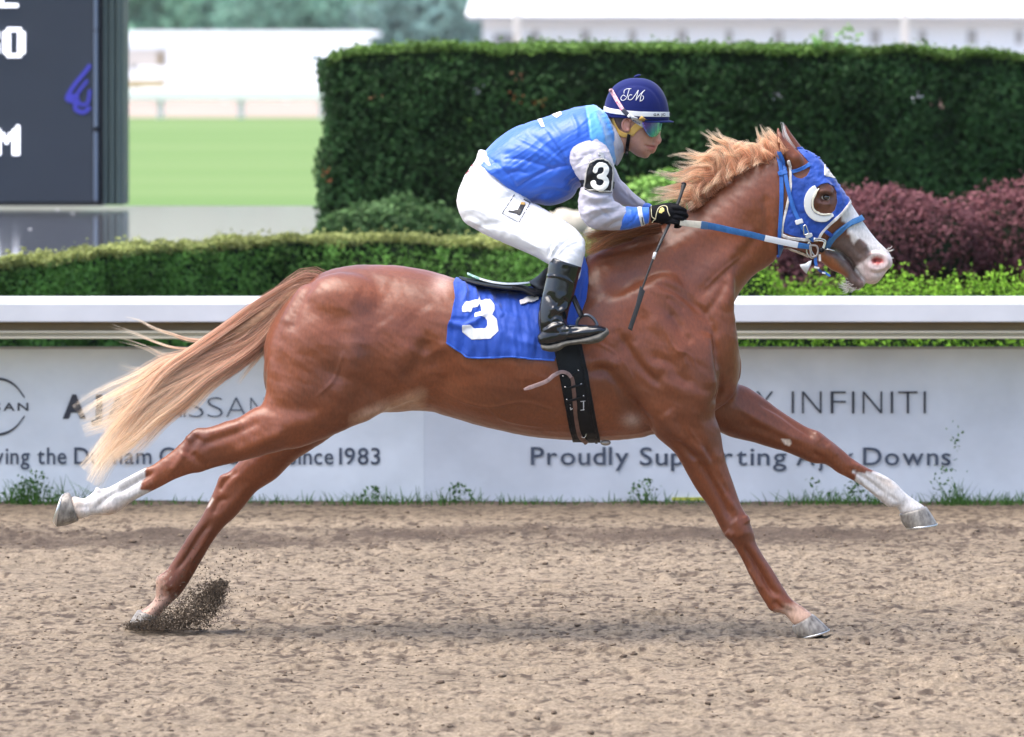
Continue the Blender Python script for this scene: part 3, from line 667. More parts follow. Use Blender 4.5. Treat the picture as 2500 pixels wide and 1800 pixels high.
for px, h, n in ((60,.15,90), (100,.17,100), (40,.12,90), (2000,.14,30), (2335,.42,40), (2325,.2,30), (2100,.12,80), (1575,.14,50), (1560,.12,50), (900,.09,80), (1120,.11,90)):
    x = xd(px, 25.3)[0]; t = rng.random(n); lean = rng.normal(0, .12)
    wp_.append(np.stack((x+lean*t*h+rng.normal(0, .022, n)+rng.normal(0, .05, n)*(1-t), 5.48+rng.normal(0, .02, n), .02+t*h), 1))
setp(leaves('roadside_weeds', np.vstack(wp_), .011, (.07, .15, .045), M_leaf), 'small leafy weeds climbing the foot of the boards', 'weeds', None, 'stuff')

# ---- far side: rail, buildings, vehicles, lamp posts, trees
M_wp = mat('white_paint', (.88, .88, .89), .5, .4)
FR = empty('far_rail', (0, 170, 0), 'far white rail across the infield beyond the lawn', 'rail')
v, f = box(-60, 60, 169.9, 170.4, zt(245, 190), zt(216, 190)); bev(link('top_rail', mesh(v, f), M_wp, FR, False), .06, 3)
for px in range(194, 3200, 197): x = xd(px, 190)[0]; link('post', mesh(*box(x-.12, x+.12, 170.05, 170.3, 0, zt(246, 190))), mat('post_grey_white', (.62, .62, .64), .6), FR, False)
FR2 = empty('farther_rail', (0, 240, 0), 'second far rail beyond the far dirt track', 'rail')
link('top_rail', mesh(*box(-80, 80, 240, 240.3, zt(190, 260), zt(172, 260))), M_wp, FR2, False)
for px in range(100, 1200, 150): x = xd(px, 260)[0]; link('post', mesh(*box(x-.12, x+.12, 240.05, 240.25, 0, zt(191, 260))), M_wp, FR2, False)
WB = empty('white_shed', (-20, 300, 0), 'long low white shed with flat roof at the left distance', 'building')
Dw = 310
def fb(name, a, b, t, bt, D, d, m, par): 
    x0, x1 = xd(a, D)[0], xd(b, D)[0]; v, f = box(x0, x1, D-20, D-20+d, max(0, zt(bt, D)), zt(t, D)); return link(name, mesh(v, f), m, par, False)
fb('wall', 240, 890, 84, 209, Dw, 12, M_wp, WB); fb('roof', 220, 918, 76, 88, Dw-.6, 13.4, mat('white_roof', (.85, .85, .87), .4), WB)
for a, b in ((640, 668), (760, 775)): fb('door', a, b, 108, 150, Dw-.05, .04, mat('pale_door', (.75, .77, .80), .5), WB)
TR = empty('horse_trailer', (xd(360, 285)[0], 265, 0), 'beige trailer with pale roof parked beside the far rail', 'trailer')
fb('body', 306, 402, 118, 163, 285, 3, mat('beige_panel', (.50, .44, .40), .5), TR); fb('roof', 300, 410, 106, 119, 284.9, 3.3, mat('trailer_roof', (.62, .66, .72), .4), TR); fb('window', 385, 398, 128, 160, 284.85, .1, mat('brown_glass', (.2, .14, .07), .3), TR)
fb('wheel', 320, 332, 160, 172, 284.8, .4, M_black_far if 'M_black_far' in globals() else mat('far_tyre', (.1, .1, .1), .8), TR)
TR2 = setp(fb('sandbag_row', 306, 400, 196, 213, 250, 1, mat('ochre', (.45, .36, .16), .8), None), 'long ochre heap lying beside the far rail', 'heap')
BN = empty('barn', (xd(1800, 230)[0], 215, 0), 'long white barn with pale roof beyond the hedge on the right', 'building')
Dn = 230; x0, x1 = xd(1172, Dn)[0], xd(3300, Dn)[0]
fb('wall', 1178, 3300, 48, 210, Dn, 14, mat('barn_paint', (.76, .84, .92), .5, .4), BN); fb('fascia', 1140, 3300, 37, 50, Dn-1.0, .3, mat('grey_fascia', (.50, .54, .58), .5), BN)
ze = zt(38, Dn-1); zr = ze+4.2; v = [(xd(1138, Dn)[0], Dn-21.1, ze), (x1+6, Dn-21.1, ze), (x1+6, Dn-13, zr), (xd(1200, Dn)[0], Dn-13, zr), (xd(1138, Dn)[0], Dn-4.5, ze), (x1+6, Dn-4.5, ze)]
link('roof', mesh(v, [(0, 1, 2, 3), (3, 2, 5, 4), (0, 3, 4)]), mat('barn_roof', (.84, .85, .86), .5), BN, False)
for k, px in enumerate(range(1300, 3000, 118)): fb('window', px, px+16+6*(k % 2), 74, 108, Dn-.06, .05, mat('grey_pane', (.36, .38, .40), .4), BN)
fb('dark_opening', 1205, 1262, 84, 112, Dn-.08, .05, mat('dim_opening', (.25, .27, .29), .6), BN); fb('dark_opening', 1290, 1306, 84, 112, Dn-.08, .05, mat('dim_opening', (.25, .27, .29), .6), BN)
for px, lb in ((1262, 'tall white lamp post above the hedge left of the jockey'), (2209, 'tall white lamp post above the hedge at the far right')):
    lp = empty('lamp_post', (xd(px, 200)[0], 180, 0), lb, 'lamp post', 'white lamp posts'); x = xd(px, 200)[0]
    link('pole', mesh(*tube([(x, 180, 0), (x, 180, 14)], [.13, .10], 12)), M_wp, lp); link('lamp_head', mesh(*box(x-.5, x+.5, 179.7, 180.3, 13.9, 14.2)), M_wp, lp, False)
CRN = [(.17,.32,.22), (.15,.28,.21), (.22,.37,.23), (.14,.26,.20), (.20,.33,.22), (.15,.25,.20), (.13,.21,.19), (.12,.18,.17), (.11,.17,.165)]  # crowns coloured pale and bluish to carry the distant haze
LBL = ['pale green tree directly right of the display board column', 'blue green tree second from the display board column', 'pale rounded tree above the middle of the white shed', 'darker tree above the middle of the white shed', 'light green tree above the right half of the white shed', 'dark tree above the right end of the white shed', 'dark grey green tree between the shed and the barn', 'dark grey green tree touching the barn roof', 'dark tree hidden mostly behind the barn end']
M_bark = mat('bark', (.12, .10, .08), .9)
for i, px in enumerate((330, 470, 590, 690, 800, 900, 1000, 1090, 1190)):
    D = 370+12*(i % 3); x, y = xd(px, D); t = empty('far_tree', (x, y, 0), LBL[i], 'tree', 'trees beyond the white shed')
    link('trunk', mesh(*tube([(x, y, 0), (x+.2, y, 3), (x, y, 6)], [.5, .4, .2], 8)), M_bark, t)
    P_, C2 = [], []
    for b in range(16):
        c = np.array((x+rng.normal(0, 1.7), y+rng.normal(0, 1.2), rng.uniform(2.2, 7.6))); r = rng.uniform(1.1, 2.1); d = rng.normal(0, 1, (260, 3)); d /= np.linalg.norm(d, axis=1, keepdims=True)
        P_.append(c+d*r*rng.uniform(.7, 1.05, (260, 1))); C2.append(np.tile(np.array(CRN[i])*rng.uniform(1.0, 1.6), (260, 1)))
    leaves('crown', np.vstack(P_), .34, np.vstack(C2), M_leaf, t)
# wooded band behind the trees
P_ = np.stack((rng.uniform(-60, 40, 16000), rng.uniform(395, 402, 16000), rng.uniform(0, 9, 16000)), 1)
cw_ = np.array((.10, .17, .14))*(1+.4*fbm(P_[:, ::2]/3.0, 95, 3))[:, None]
setp(leaves('distant_wood', P_, .6, cw_, M_leaf), 'dim distant wood closing the view behind the trees', 'woods', None, 'stuff')
v, f = box(-70, 60, 404, 405, 0, 9); setp(link('wooded_slope', mesh(v, f), mat('wood_mass', (.10, .15, .125), .9, .1, noise=(.5, .3, 4))), kind='structure')
# ================================================================ THE HORSE
HORSE = empty('racehorse', (0, 0, 0), 'chestnut racehorse at full gallop with flaxen tail, white blaze and white socks', 'horse')
def rg(z, *rows): return [(*z(r[0], r[1]), *r[2:]) for r in rows]
torso = rg(V,
 ((596,725), (586,800), 0, .10), ((618,690), (586,850), 0, .17), ((652,652), (610,895), 0, .225), ((700,612), (680,915), 0, .255, .08, 2.2),
 ((770,589), (760,918), 0, .275, .12, 2.2), ((860,587), (850,914), 0, .27, .10, 2.2), ((940,597), (935,912), 0, .262, 0, 2.1), ((1010,617), (1000,925), 0, .268, -.05, 2.1),
 ((1095,640), (1080,948), 0, .275, -.05, 2.1), ((1185,636), (1170,966), 0, .275, 0, 2.1), ((1262,598), (1255,975), 0, .262, .2, 2.1), ((1325,550), (1340,976), 0, .245, .22),
 ((1390,525), (1425,968), 0, .222, .28), ((1450,502), (1500,948), 0, .195, .33), ((1500,477), (1575,915), 0, .165, .38), ((1545,448), (1628,868), 0, .145, .38),
 ((1580,425), (1638,800), 0, .125, .36), ((1612,398), (1626,738), 0, .11, .34), ((1642,374), (1618,700), 0, .10, .32), ((1672,354), (1632,655), 0, .092, .28),
 ((1700,340), (1665,612), 0, .086, .2), ((1728,326), (1712,585), 0, .082, .1))
head = rg(B,
 ((150,360), (150,1130), 0, .070, .1), ((250,330), (205,1160), 0, .080, .0), ((400,318), (280,1188), 0, .088, -.05), ((530,385), (390,1222), 0, .094, -.1, 2.2),
 ((640,522), (490,1262), 0, .092, -.05, 2.2), ((735,650), (560,1240), 0, .080, 0, 2.2), ((825,785), (615,1210), 0, .064, 0, 2.2), ((910,915), (695,1215), 0, .054, 0, 2.2),
 ((990,1030), (785,1285), 0, .050), ((1062,1118), (850,1370), 0, .052), ((1130,1185), (900,1440), 0, .056), ((1172,1235), (975,1500), 0, .054), ((1190,1290), (1060,1490), 0, .046), ((1172,1345), (1112,1405), 0, .030))
jaw = rg(B,
 ((360,1080), (300,1195), 0, .070), ((480,1120), (400,1232), 0, .062), ((580,1190), (480,1266), 0, .050), ((660,1210), (570,1312), 0, .042), ((735,1240), (650,1375), 0, .038),
 ((805,1310), (712,1403), 0, .036), ((858,1385), (772,1440), 0, .034), ((905,1435), (790,1510), 0, .036), ((945,1480), (855,1545), 0, .032))
hn = -.150; hf = .150
hindN = rg(V,
 ((660,640), (900,720), -.11, .12), ((615,720), (905,800), -.145, .115), ((594,800), (880,865), -.16, .108), ((588,870), (845,915), -.165, .10),
 ((575,900), (805,935), -.165, .092)) + rg(F,
 ((1225,215), (1510,440), -.165, .080), ((1130,275), (1370,468), -.165, .068), ((1040,305), (1230,505), -.165, .056), ((960,336), (1100,537), -.165, .047), ((895,338), (1005,560), -.165, .042),
 ((842,374), (915,590), -.165, .041), ((792,428), (850,600), -.165, .038), ((722,488), (765,630), -.165, .033), ((632,552), (684,672), -.165, .029),
 ((532,604), (592,718), -.165, .027), ((440,650), (502,768), -.165, .029), ((375,680), (430,820), -.165, .036), ((312,694), (372,834), -.165, .036), ((250,738), (300,834), -.165, .030),
 ((190,728), (225,858), -.165, .040))
hindF = rg(V, ((640,800), (840,840), .13, .11), ((610,880), (800,910), .15, .10)) + rg(F,
 ((1210,430), (1610,420), .15, .075), ((1140,515), (1450,520), .15, .066), ((1072,585), (1345,622), .15, .056), ((1020,610), (1275,668), .15, .046), ((998,660), (1222,705), .15, .043),
 ((972,725), (1165,775), .15, .041), ((935,805), (1105,845), .15, .038), ((895,875), (1045,900), .15, .033), ((835,958), (985,975), .15, .029), ((770,1065), (925,1075), .15, .027),
 ((712,1150), (868,1175), .15, .029), ((660,1188), (825,1245), .15, .035), ((654,1250), (790,1292), .15, .034), ((648,1310), (742,1335), .15, .030), ((600,1360), (690,1390), .15, .036), ((555,1385), (670,1425), .15, .042))
foreN = rg(V,
 ((1318,660), (1455,600), -.085, .060), ((1292,690), (1500,610), -.125, .085), ((1300,760), (1545,690), -.14, .092), ((1340,830), (1582,770), -.15, .096), ((1400,900), (1596,850), -.155, .092)) + rg(H,
 ((60,310), (470,180), -.155, .088), ((112,378), (452,250), -.15, .080), ((165,425), (480,330), -.145, .072), ((235,487), (497,430), -.14, .063), ((292,590), (522,540), -.135, .054),
 ((352,692), (560,650), -.13, .046), ((430,800), (600,765), -.13, .041), ((477,890), (640,850), -.13, .043), ((512,950), (676,930), -.13, .044), ((552,992), (690,990), -.13, .036),
 ((600,1070), (727,1060), -.13, .028), ((645,1160), (787,1150), -.13, .026), ((702,1270), (850,1255), -.13, .029), ((742,1335), (887,1308), -.13, .036), ((775,1380), (922,1335), -.13, .036),
 ((850,1402), (962,1362), -.13, .031), ((900,1455), (1005,1395), -.13, .040))
foreF = rg(H,
 ((380,60), (380,300), .12, .10), ((520,80), (460,350), .13, .09), ((610,92), (540,388), .135, .08), ((690,138), (640,412), .135, .066), ((785,205), (745,440), .135, .058), ((885,273), (845,470), .135, .050),
 ((980,332), (930,504), .135, .045), ((1045,358), (1012,538), .135, .046), ((1112,407), (1088,547), .135, .043), ((1188,468), (1150,590), .135, .035), ((1242,515), (1205,618), .135, .030),
 ((1330,568), (1275,656), .135, .027), ((1412,604), (1342,706), .135, .028), ((1482,648), (1402,756), .135, .033), ((1532,700), (1445,788), .135, .036), ((1580,738), (1492,792), .135, .031), ((1645,782), (1512,822), .135, .040))
ears = []
ear1 = rg(B, ((182,103), (172,118), -.050, .004), ((205,165), (163,170), -.052, .012), ((262,228), (172,250), -.055, .022), ((330,300), (200,345), -.058, .028), ((398,370), (245,420), -.060, .030), ((425,440), (300,490), -.050, .030))
ear2 = rg(B, ((248,93), (236,98), .050, .004), ((285,150), (220,150), .052, .012), ((340,225), (215,230), .055, .022), ((395,300), (230,330), .058, .028), ((420,370), (270,420), .055, .030))
parts = [loft(torso, cap=(.15, .6)), loft(head), loft(jaw), loft(hindN), loft(hindF), loft(foreN), loft(foreF), loft(ear1, cap=(1, 1)), loft(ear2, cap=(1, 1))]
def blob(z, x, y, yc, rx, rz, ry, rot=0):
    c = W(*z((x, y))[0], yc); return ellipsoid(c, (rx/640, ry, rz/640), rot)
parts += [
 blob(V, 1590, 815, .06, 55, 95, .10), blob(V, 1560, 800, -.07, 45, 85, .10),           # the two breast muscles
 blob(V, 780, 690, -.13, 130, 90, .125, .3), blob(V, 780, 690, .13, 130, 90, .125, .3),    # croup
 blob(V, 668, 800, -.13, 80, 130, .11, .15), blob(V, 668, 800, .13, 80, 130, .11, .15),    # buttock
 blob(B, 560, 640, -.070, 34, 20, .026, .5), blob(B, 560, 640, .070, 34, 20, .026, .5),    # brow
 blob(B, 380, 960, -.055, 62, 68, .035), blob(B, 380, 960, .055, 62, 68, .035),          # cheek
 blob(B, 1075, 1300, -.038, 34, 24, .026, .2), blob(B, 1075, 1300, .038, 34, 24, .026, .2)]  # nostril wings
body = remesh(parts, .0052)
smooth(body, 5)
co, no = arrays(body); P = PX(co)
w = np.zeros(len(co))
for (x, y, r, z) in ((1330,590,130,V), (1450,555,130,V), (1500,700,70,V), (900,740,110,V), (640,700,80,V), (700,610,60,V), (760,640,90,V), (860,850,70,V), (1640,480,70,V), (1700,450,60,V), (600,900,40,V), (1560,930,30,V), (1290,760,60,V),
                     (1715,560,30,V), (440,470,30,B), (600,1230,15,B), (560,640,18,B), (380,960,60,B), (1620,860,30,V)):
    c = np.array(z((x, y))[0]); w = np.maximum(w, np.exp(-(np.linalg.norm(P-c, axis=1)/(r*1.1))**4))
w *= (abs(co[:, 1]) < .5)
smooth(body, 26, w, False)
wl = np.exp(-((np.maximum(0, 1000-P[:, 1]))/80)**2); wt = (P[:, 1] < 1050)*(P[:, 0] < 1850)*.9
smooth(body, 8, wt.astype(float), False)
# muscles, tendons and folds on the near side
near = [
 (G((740,265),(900,335),(1030,430),(1120,520),(1160,620)), 9, -7), (G((1165,600),(1172,760),(1185,880),(1208,1020),(1200,1090),(1150,1160)), 7, -10),
 (G((1130,620),(1140,760),(1150,900),(1150,1050)), 26, 8),
 (G((820,370),(900,420),(960,470)), 7, -3), (G((620,240),(760,420),(880,520),(960,640)), 20, -4), (G((700,520),(820,600),(900,700),(960,800)), 18, 5),
 (G((840,480),(900,560),(950,660),(1020,700)), 10, -5), (G((480,640),(560,770),(640,870),(700,940),(780,1010)), 9, -7), (G((560,720),(700,860),(800,930)), 22, 4),
 (G((700,800),(850,850),(900,930),(1000,1030)), 12, -5), (G((760,1000),(900,1020),(1060,1100),(1150,1200)), 16, 4),
 (G((250,905),(380,900),(450,960),(540,1090),(640,1220),(720,1340)), 13, -13), (G((420,820),(520,960),(640,1120),(740,1250)), 24, 7), (G((250,860),(380,840),(470,880)), 14, 6),
 (G((300,380),(420,560),(520,700)), 30, 5), (G((500,200),(560,420),(640,600)), 26, -4), (G((400,250),(520,330),(640,420)), 18, -3),
 (G((880,1240),(960,1400),(1060,1560)), 11, -6), (G((1010,1180),(1100,1400),(1180,1600)), 16, 4), (G((820,1200),(900,1300),(940,1420)), 16, 5),
 (H((230,400),(350,520),(440,640),(520,800),(560,880)), 8, -6), (H((330,420),(450,560),(520,720),(590,840)), 7, 4), (H((180,300),(300,420),(380,560)), 14, 5), (H((400,440),(470,600),(540,740)), 5, -4),
 (H((560,860),(600,900),(620,960)), 12, 4), (H((620,840),(640,880)), 8, 5), (H((520,930),(560,960)), 8, 4),
 (H((620,1010),(690,1120),(760,1240),(800,1290)), 5, -6), (H((655,1000),(730,1120),(800,1230),(850,1290)), 6, 3), (H((650,1140),(720,1260)), 4, 3), (H((790,1320),(830,1360),(900,1390)), 7, -4),
 (G((300,700),(420,760),(520,860),(600,1000)), 2.6, 2.2), (G((820,620),(860,720),(940,800),(960,900)), 2.6, 2.4), (G((900,760),(1000,800),(1040,900)), 2.4, 2), (V((1000,880),(1080,900),(1160,890),(1230,910)), 2.6, 2.4), (V((1080,900),(1120,930),(1200,945)), 2.4, 2), (V((700,880),(740,840),(760,780)), 2.8, 2), (H((300,330),(380,450),(440,600),(500,700)), 2.4, 2.4), (V((1560,640),(1600,600),(1640,570)), 3, 2.2),
 # neck
 (V((1500,600),(1560,560),(1640,520),(1700,470)), 26, -4), (V((1540,660),(1590,620),(1650,560),(1700,500)), 14, -6), (V((1600,690),(1625,640),(1660,600),(1690,570)), 16, 4), (V((1480,560),(1560,510),(1640,450),(1690,400)), 30, 5),
 (V((1400,560),(1480,520),(1560,470)), 16, -3), (V((1560,700),(1590,660),(1610,620)), 8, -4), (V((1690,430),(1700,500),(1705,560)), 9, -5),
 # barrel and flank
 (V((940,870),(1000,840),(1080,830),(1150,850)), 20, -4), (V((960,780),(985,820),(975,870),(930,900)), 26, -14), (V((900,700),(950,760),(960,830)), 24, -8), (V((1000,880),(1100,910),(1200,930)), 26, 4),
 (V((1010,740),(1060,800),(1130,830)), 20, -3), (V((955,790),(1010,760),(1060,700)), 16, 3),
 (E((1380,1185),(1200,1270),(1000,1340),(880,1400)), 10, 7), (E((1330,1240),(1150,1310),(1000,1380)), 6, -5), (E((1450,740),(1400,860),(1330,990),(1230,1080)), 16, -9), (E((1340,800),(1250,960),(1150,1060)), 30, 8),
 # hindquarter
 (E((560,270),(470,380),(400,540),(360,690)), 13, -9), (E((470,330),(380,480),(300,640)), 22, 6), (E((720,300),(600,440),(520,620),(480,820),(450,1000)), 40, 6), (E((850,420),(1000,520),(1100,640)), 34, -4),
 (E((700,560),(760,760),(740,960),(700,1100)), 22, -5), (E((900,700),(880,900),(800,1100),(700,1250)), 34, 7), (E((350,700),(300,900),(280,1050),(260,1150)), 18, -4),
 (E((160,1290),(300,1300),(480,1310),(600,1330)), 16, -5), (E((1000,1100),(880,1240),(760,1330)), 18, -5), (E((600,1380),(420,1420),(200,1480)), 18, 5), (E((1100,330),(1300,420),(1400,560)), 30, -3),
 # near gaskin, hock and cannon
 (F((1250,300),(1100,370),(980,410),(900,450)), 10, -6), (F((1150,310),(1030,350),(940,365)), 10, 5), (F((1400,360),(1250,420),(1100,480)), 14, 5), (F((900,380),(860,430),(830,500)), 12, -4), (F((860,480),(900,530),(960,560)), 10, -4),
 (F((820,470),(780,540),(740,590)), 8, 3), (F((880,360),(830,410)), 8, 4), (F((640,590),(540,650),(440,710)), 6, -5), (F((620,565),(520,620),(430,670)), 4, 3), (F((650,640),(560,700),(470,750)), 6, 2), (F((430,700),(350,760),(310,800)), 5, -3), (F((420,790),(360,800)), 10, 3),
 (F((200,790),(280,790)), 6, -2), (F((330,690),(320,705)), 6, 6),
 # head
 (B((560,1180),(700,1205),(800,1280),(860,1370),(910,1440),(955,1492)), 3.2, -12), (B((830,880),(800,960),(740,1060),(650,1130)), 10, -5), (B((700,900),(640,1000),(560,1100)), 10, 5),
 (B((800,1020),(900,1120),(960,1200)), 8, 4), (B((780,1100),(860,1190),(920,1260)), 8, -4), (B((640,1230),(760,1300),(840,1400)), 8, 4), (B((860,1290),(930,1340),(960,1420)), 6, -3),
 (B((980,1250),(1050,1225),(1120,1250),(1150,1310),(1110,1360),(1030,1370),(970,1330)), 4.5, 5), (B((1010,1290),(1060,1285),(1105,1300)), 7, -20), (B((1010,1300),(1050,1300)), 6, -10), (B((960,1210),(1040,1200),(1120,1225)), 5, -2), (B((1000,1400),(1060,1410),(1100,1400)), 4, -3),
 (B((540,700),(570,680),(620,680),(660,710)), 5, 6), (B((540,780),(590,800),(650,790)), 4, 4), (B((520,830),(580,870),(640,860)), 9, -4), (B((555,740),(600,733),(640,738)), 7, -13),
 (B((215,200),(260,280),(320,370)), 5, -3), (B((190,150),(230,280),(290,400)), 5, 3), (B((900,1470),(940,1490)), 4, 3),
]
co, no = arrays(body); P = PX(co); bodym = ((P[:, 1] < 1130) & (P[:, 0] < 1900)).astype(float)
q_ = co @ np.array(Matrix.Rotation(.6, 3, 'Y')); setco(body, co+no*((.0020*fbm(q_/np.array((.16, .12, .075)), 131, 2)+.0010*fbm(q_/np.array((.045, .06, .022)), 133, 2))*bodym)[:, None])
strokes(body, [(p, w*1.15, d*(2.3 if np.mean([q[1] for q in p]) > 1080 else 1.5 if np.mean([q[0] for q in p]) > 1350 else 1.15)) for p, w, d in near if max(q[0] for q in p) < 2000], ymax=.02)
strokes(body, [(p, w, d*1.25) for p, w, d in near if max(q[0] for q in p) >= 2000], ymax=.02)
far = [(H((700,190),(820,250),(930,330),(1040,400)), 8, -6), (H((600,230),(760,330),(860,380),(960,420)), 10, 5), (H((620,330),(760,350),(880,410)), 10, -3), (H((1020,370),(1060,410)), 10, 4), (H((1100,430),(1150,500)), 8, 3),
 (H((1220,570),(1330,640),(1420,710)), 5, -5), (H((1240,540),(1340,590),(1440,640)), 4, 3), (H((1300,650),(1400,730)), 4, 3), (H((1440,720),(1500,760)), 5, -3), (H((1010,480),(1080,520)), 8, -4),
 (F((1120,580),(1050,640),(1010,700)), 8, -5), (F((1200,640),(1080,780),(1000,860)), 10, 3), (F((1060,740),(1010,760),(980,830)), 7, -4), (F((960,880),(900,960),(830,1070),(770,1150)), 6, -5), (F((980,900),(920,1000),(850,1110)), 5, 3), (F((700,1220),(740,1260)), 10, 3), (F((690,1250),(700,1310)), 5, -3),
 (G((1250,700),(1300,850),(1290,980)), 24, 5)]
strokes(body, [(p, w, d*1.7) for p, w, d in far], ymax=.35, ymin=.02)
smooth(body, 2)
# colour markings
co, no = arrays(body); P = PX(co)
n1 = fbm(co*np.array((14, 14, 14)), 3, 4); n2 = fbm(co*90, 9, 2)
base = np.array((.160, .044, .016)); col = np.tile(base, (len(co), 1))
tone = fbm(co*3.2+5, 21, 3)
col = col*(1+.30*tone+.10*fbm(co*9, 77, 3))[:, None]
def blend(mask, c):
    global col
    mask = np.clip(mask, 0, 1)[:, None]; col = col*(1-mask)+np.array(c)*mask
def softpoly(poly, soft=4, jag=10, seed=5):
    q, _ = segdist(P, list(poly)+[poly[0]]); s = np.where(inside(P, poly), 1, -1)*q
    s = s+jag*fbm(P/14.0, seed, 3); return np.clip(s/soft*.5+.5, 0, 1)
nearm = co[:, 1] < .02; farm = ~nearm
LIGHT = (.50, .25, .13)
# lighter belly, dark dapples, dark hocks
blend(.35*softpoly(V((860,930),(1000,935),(1200,990),(1440,990),(1440,950),(1200,940),(1000,880),(880,880)), 60, 5), (.36, .14, .065))
for (x, y, r, a, z) in ((900,560,130,.5,E), (880,850,190,.55,E), (1230,640,110,.35,E), (1200,980,130,.5,E), (620,1100,180,.35,E), (430,1250,150,.3,E), (860,520,60,.35,G), (900,470,110,.3,G), (560,230,120,.3,G), (880,370,60,.3,F), (850,420,60,.5,F), (930,430,70,.35,F),
                        (820,1330,90,.35,G), (1080,200,160,.4,G), (560,900,70,.35,H), (640,960,60,.2,H)):
    c = np.array(z((x, y))[0]); s = {'E': .3061, 'F': .4287, 'G': .3368, 'H': .4287}[{id(E): 'E', id(F): 'F', id(G): 'G', id(H): 'H'}[id(z)]]
    blend(a*np.exp(-(np.linalg.norm(P-c, axis=1)/(r*s))**2)*(1+.6*n1), (.080, .024, .014))
blend(.8*softpoly(E((1400,1180),(1300,1210),(1150,1270),(950,1340),(870,1400),(1000,1370),(1180,1300),(1380,1270)), 22, 3)*nearm, (.58, .38, .26))     # pale groin fold
blend(.6*np.exp(-(np.linalg.norm(P-np.array(E((1570,310))[0]), axis=1)/24)**2), (.62, .42, .36))
blend(.55*np.exp(-(np.linalg.norm((P-np.array(G((575,1270))[0]))*np.array((.7, 1)), axis=1)/16)**2)*nearm, (.50, .40, .36))
# dark grey skin of the lower face
mz = P[:, 0] > 2000
blend(softpoly(B((590,1215),(660,1130),(740,1080),(830,1090),(900,1080),(1010,1200),(1010,1300),(900,1400),(980,1480),(960,1560),(780,1560),(760,1440),(640,1330)), 5, 3)*mz, (.105, .066, .058))
blend(.9*softpoly(B((545,1215),(640,1245),(720,1330),(790,1420),(770,1450),(640,1385),(540,1320)), 6, 2)*mz, (.30, .095, .030))
blaze = softpoly(B((735,860),(800,700),(1010,1000),(1240,1180),(1240,1420),(1110,1560),(960,1520),(905,1420),(870,1350),(940,1290),(1005,1240),(975,1150),(900,1100),(850,1140),(800,1040),(770,960),(740,950)), 3, 3)
blaze = np.maximum(blaze, softpoly(B((560,440),(600,470),(690,560),(600,560)), 4, 2))
blend(blaze*mz, (.60, .56, .54))
pink = softpoly(B((905,1345),(950,1280),(1060,1225),(1170,1250),(1230,1260),(1200,1420),(1120,1540),(960,1520),(920,1440)), 12, 5, 8)
blend(.6*pink*mz, (.56, .36, .34))
blend(.5*softpoly(B((1010,1450),(1100,1380),(1120,1480),(1050,1520)), 8, 4)*mz, (.48, .44, .42))
blend(softpoly(B((1005,1290),(1050,1262),(1110,1280),(1120,1310),(1060,1335),(1015,1320)), 3, 0)*mz, (.42, .10, .09))
blend(softpoly(B((865,1390),(890,1380),(940,1450),(955,1490),(925,1470)), 3, 1)*mz, (.62, .56, .56))
blend(.9*softpoly(B((540,690),(600,665),(670,690),(690,760),(640,800),(560,790)), 9, 1)*mz, (.085, .050, .042))
blend(.6*softpoly(B((480,620),(600,600),(710,640),(720,840),(640,880),(500,870)), 10, 2)*mz, (.12, .045, .028))
blend(softpoly(B((640,1195),(700,1195),(740,1240),(780,1290),(760,1290),(700,1230),(640,1215)), 3, 1)*mz*.5, (.5, .5, .48))
# socks and pasterns
blend(softpoly(F((625,545),(575,640),(560,690),(640,700),(640,720),(400,880),(100,940),(60,640),(400,640)), 2.5, 5)*nearm*(P[:, 0] < 420), (.56, .53, .51))
blend(.6*softpoly(F((330,850),(400,780),(520,760),(400,860)), 14, 5)*nearm*(P[:, 0] < 420), (.42, .26, .17))
blend(.5*softpoly(F((160,700),(240,730),(240,860),(170,870)), 8, 3)*nearm*(P[:, 0] < 420), (.5, .36, .25))
fsock = softpoly(H((1240,590),(1300,600),(1420,580),(1560,650),(1720,800),(1600,900),(1400,820),(1260,650)), 3, 6)*farm*(P[:, 0] > 2000)
blend(fsock, (.56, .53, .51))
blend(.35*softpoly(H((1380,610),(1440,620),(1500,680),(1460,690),(1400,650)), 8, 6)*farm*(P[:, 0] > 2000), (.5, .34, .2))
blend(.85*softpoly(H((800,1380),(930,1340),(1040,1400),(900,1520),(820,1430)), 10, 6)*nearm*(P[:, 0] > 1850), (.55, .36, .26))
blend(.6*softpoly(F((640,1180),(680,1170),(700,1290),(760,1300),(700,1420),(500,1420),(600,1330)), 12, 6)*farm*(P[:, 0] < 700), (.52, .34, .26))
# chestnuts (callosities)
blend(softpoly(H((832,400),(880,402),(892,425),(880,442),(855,435)), 2, 1)*farm*(P[:, 0] > 1850), (.68, .58, .50))
blend(softpoly(F((975,735),(985,745),(960,785),(945,795)), 2, 1)*farm*(P[:, 0] < 700), (.62, .54, .48))
# mud on the socks
spk = (fbm(P/5.0, 141, 3) > .55)*(.08+.4*np.clip((P[:, 1]-1190)/100, 0, 1))*(P[:, 1] > 1120)*((P[:, 0] < 420) | (P[:, 0] > 2000)); blend(spk, (.30, .22, .16))
vcol(body, col)
M_coat = mat('chestnut_coat', base, .38, .46, noise=(110, .20, 5, (1, 1, .4)), bump=[(260, .16, .002, (1, 1, .3)), (34, .16, .004)], attr='Col', sheen=.05)
BODY = link('body', body, M_coat, HORSE)
T_body = bvh(body)

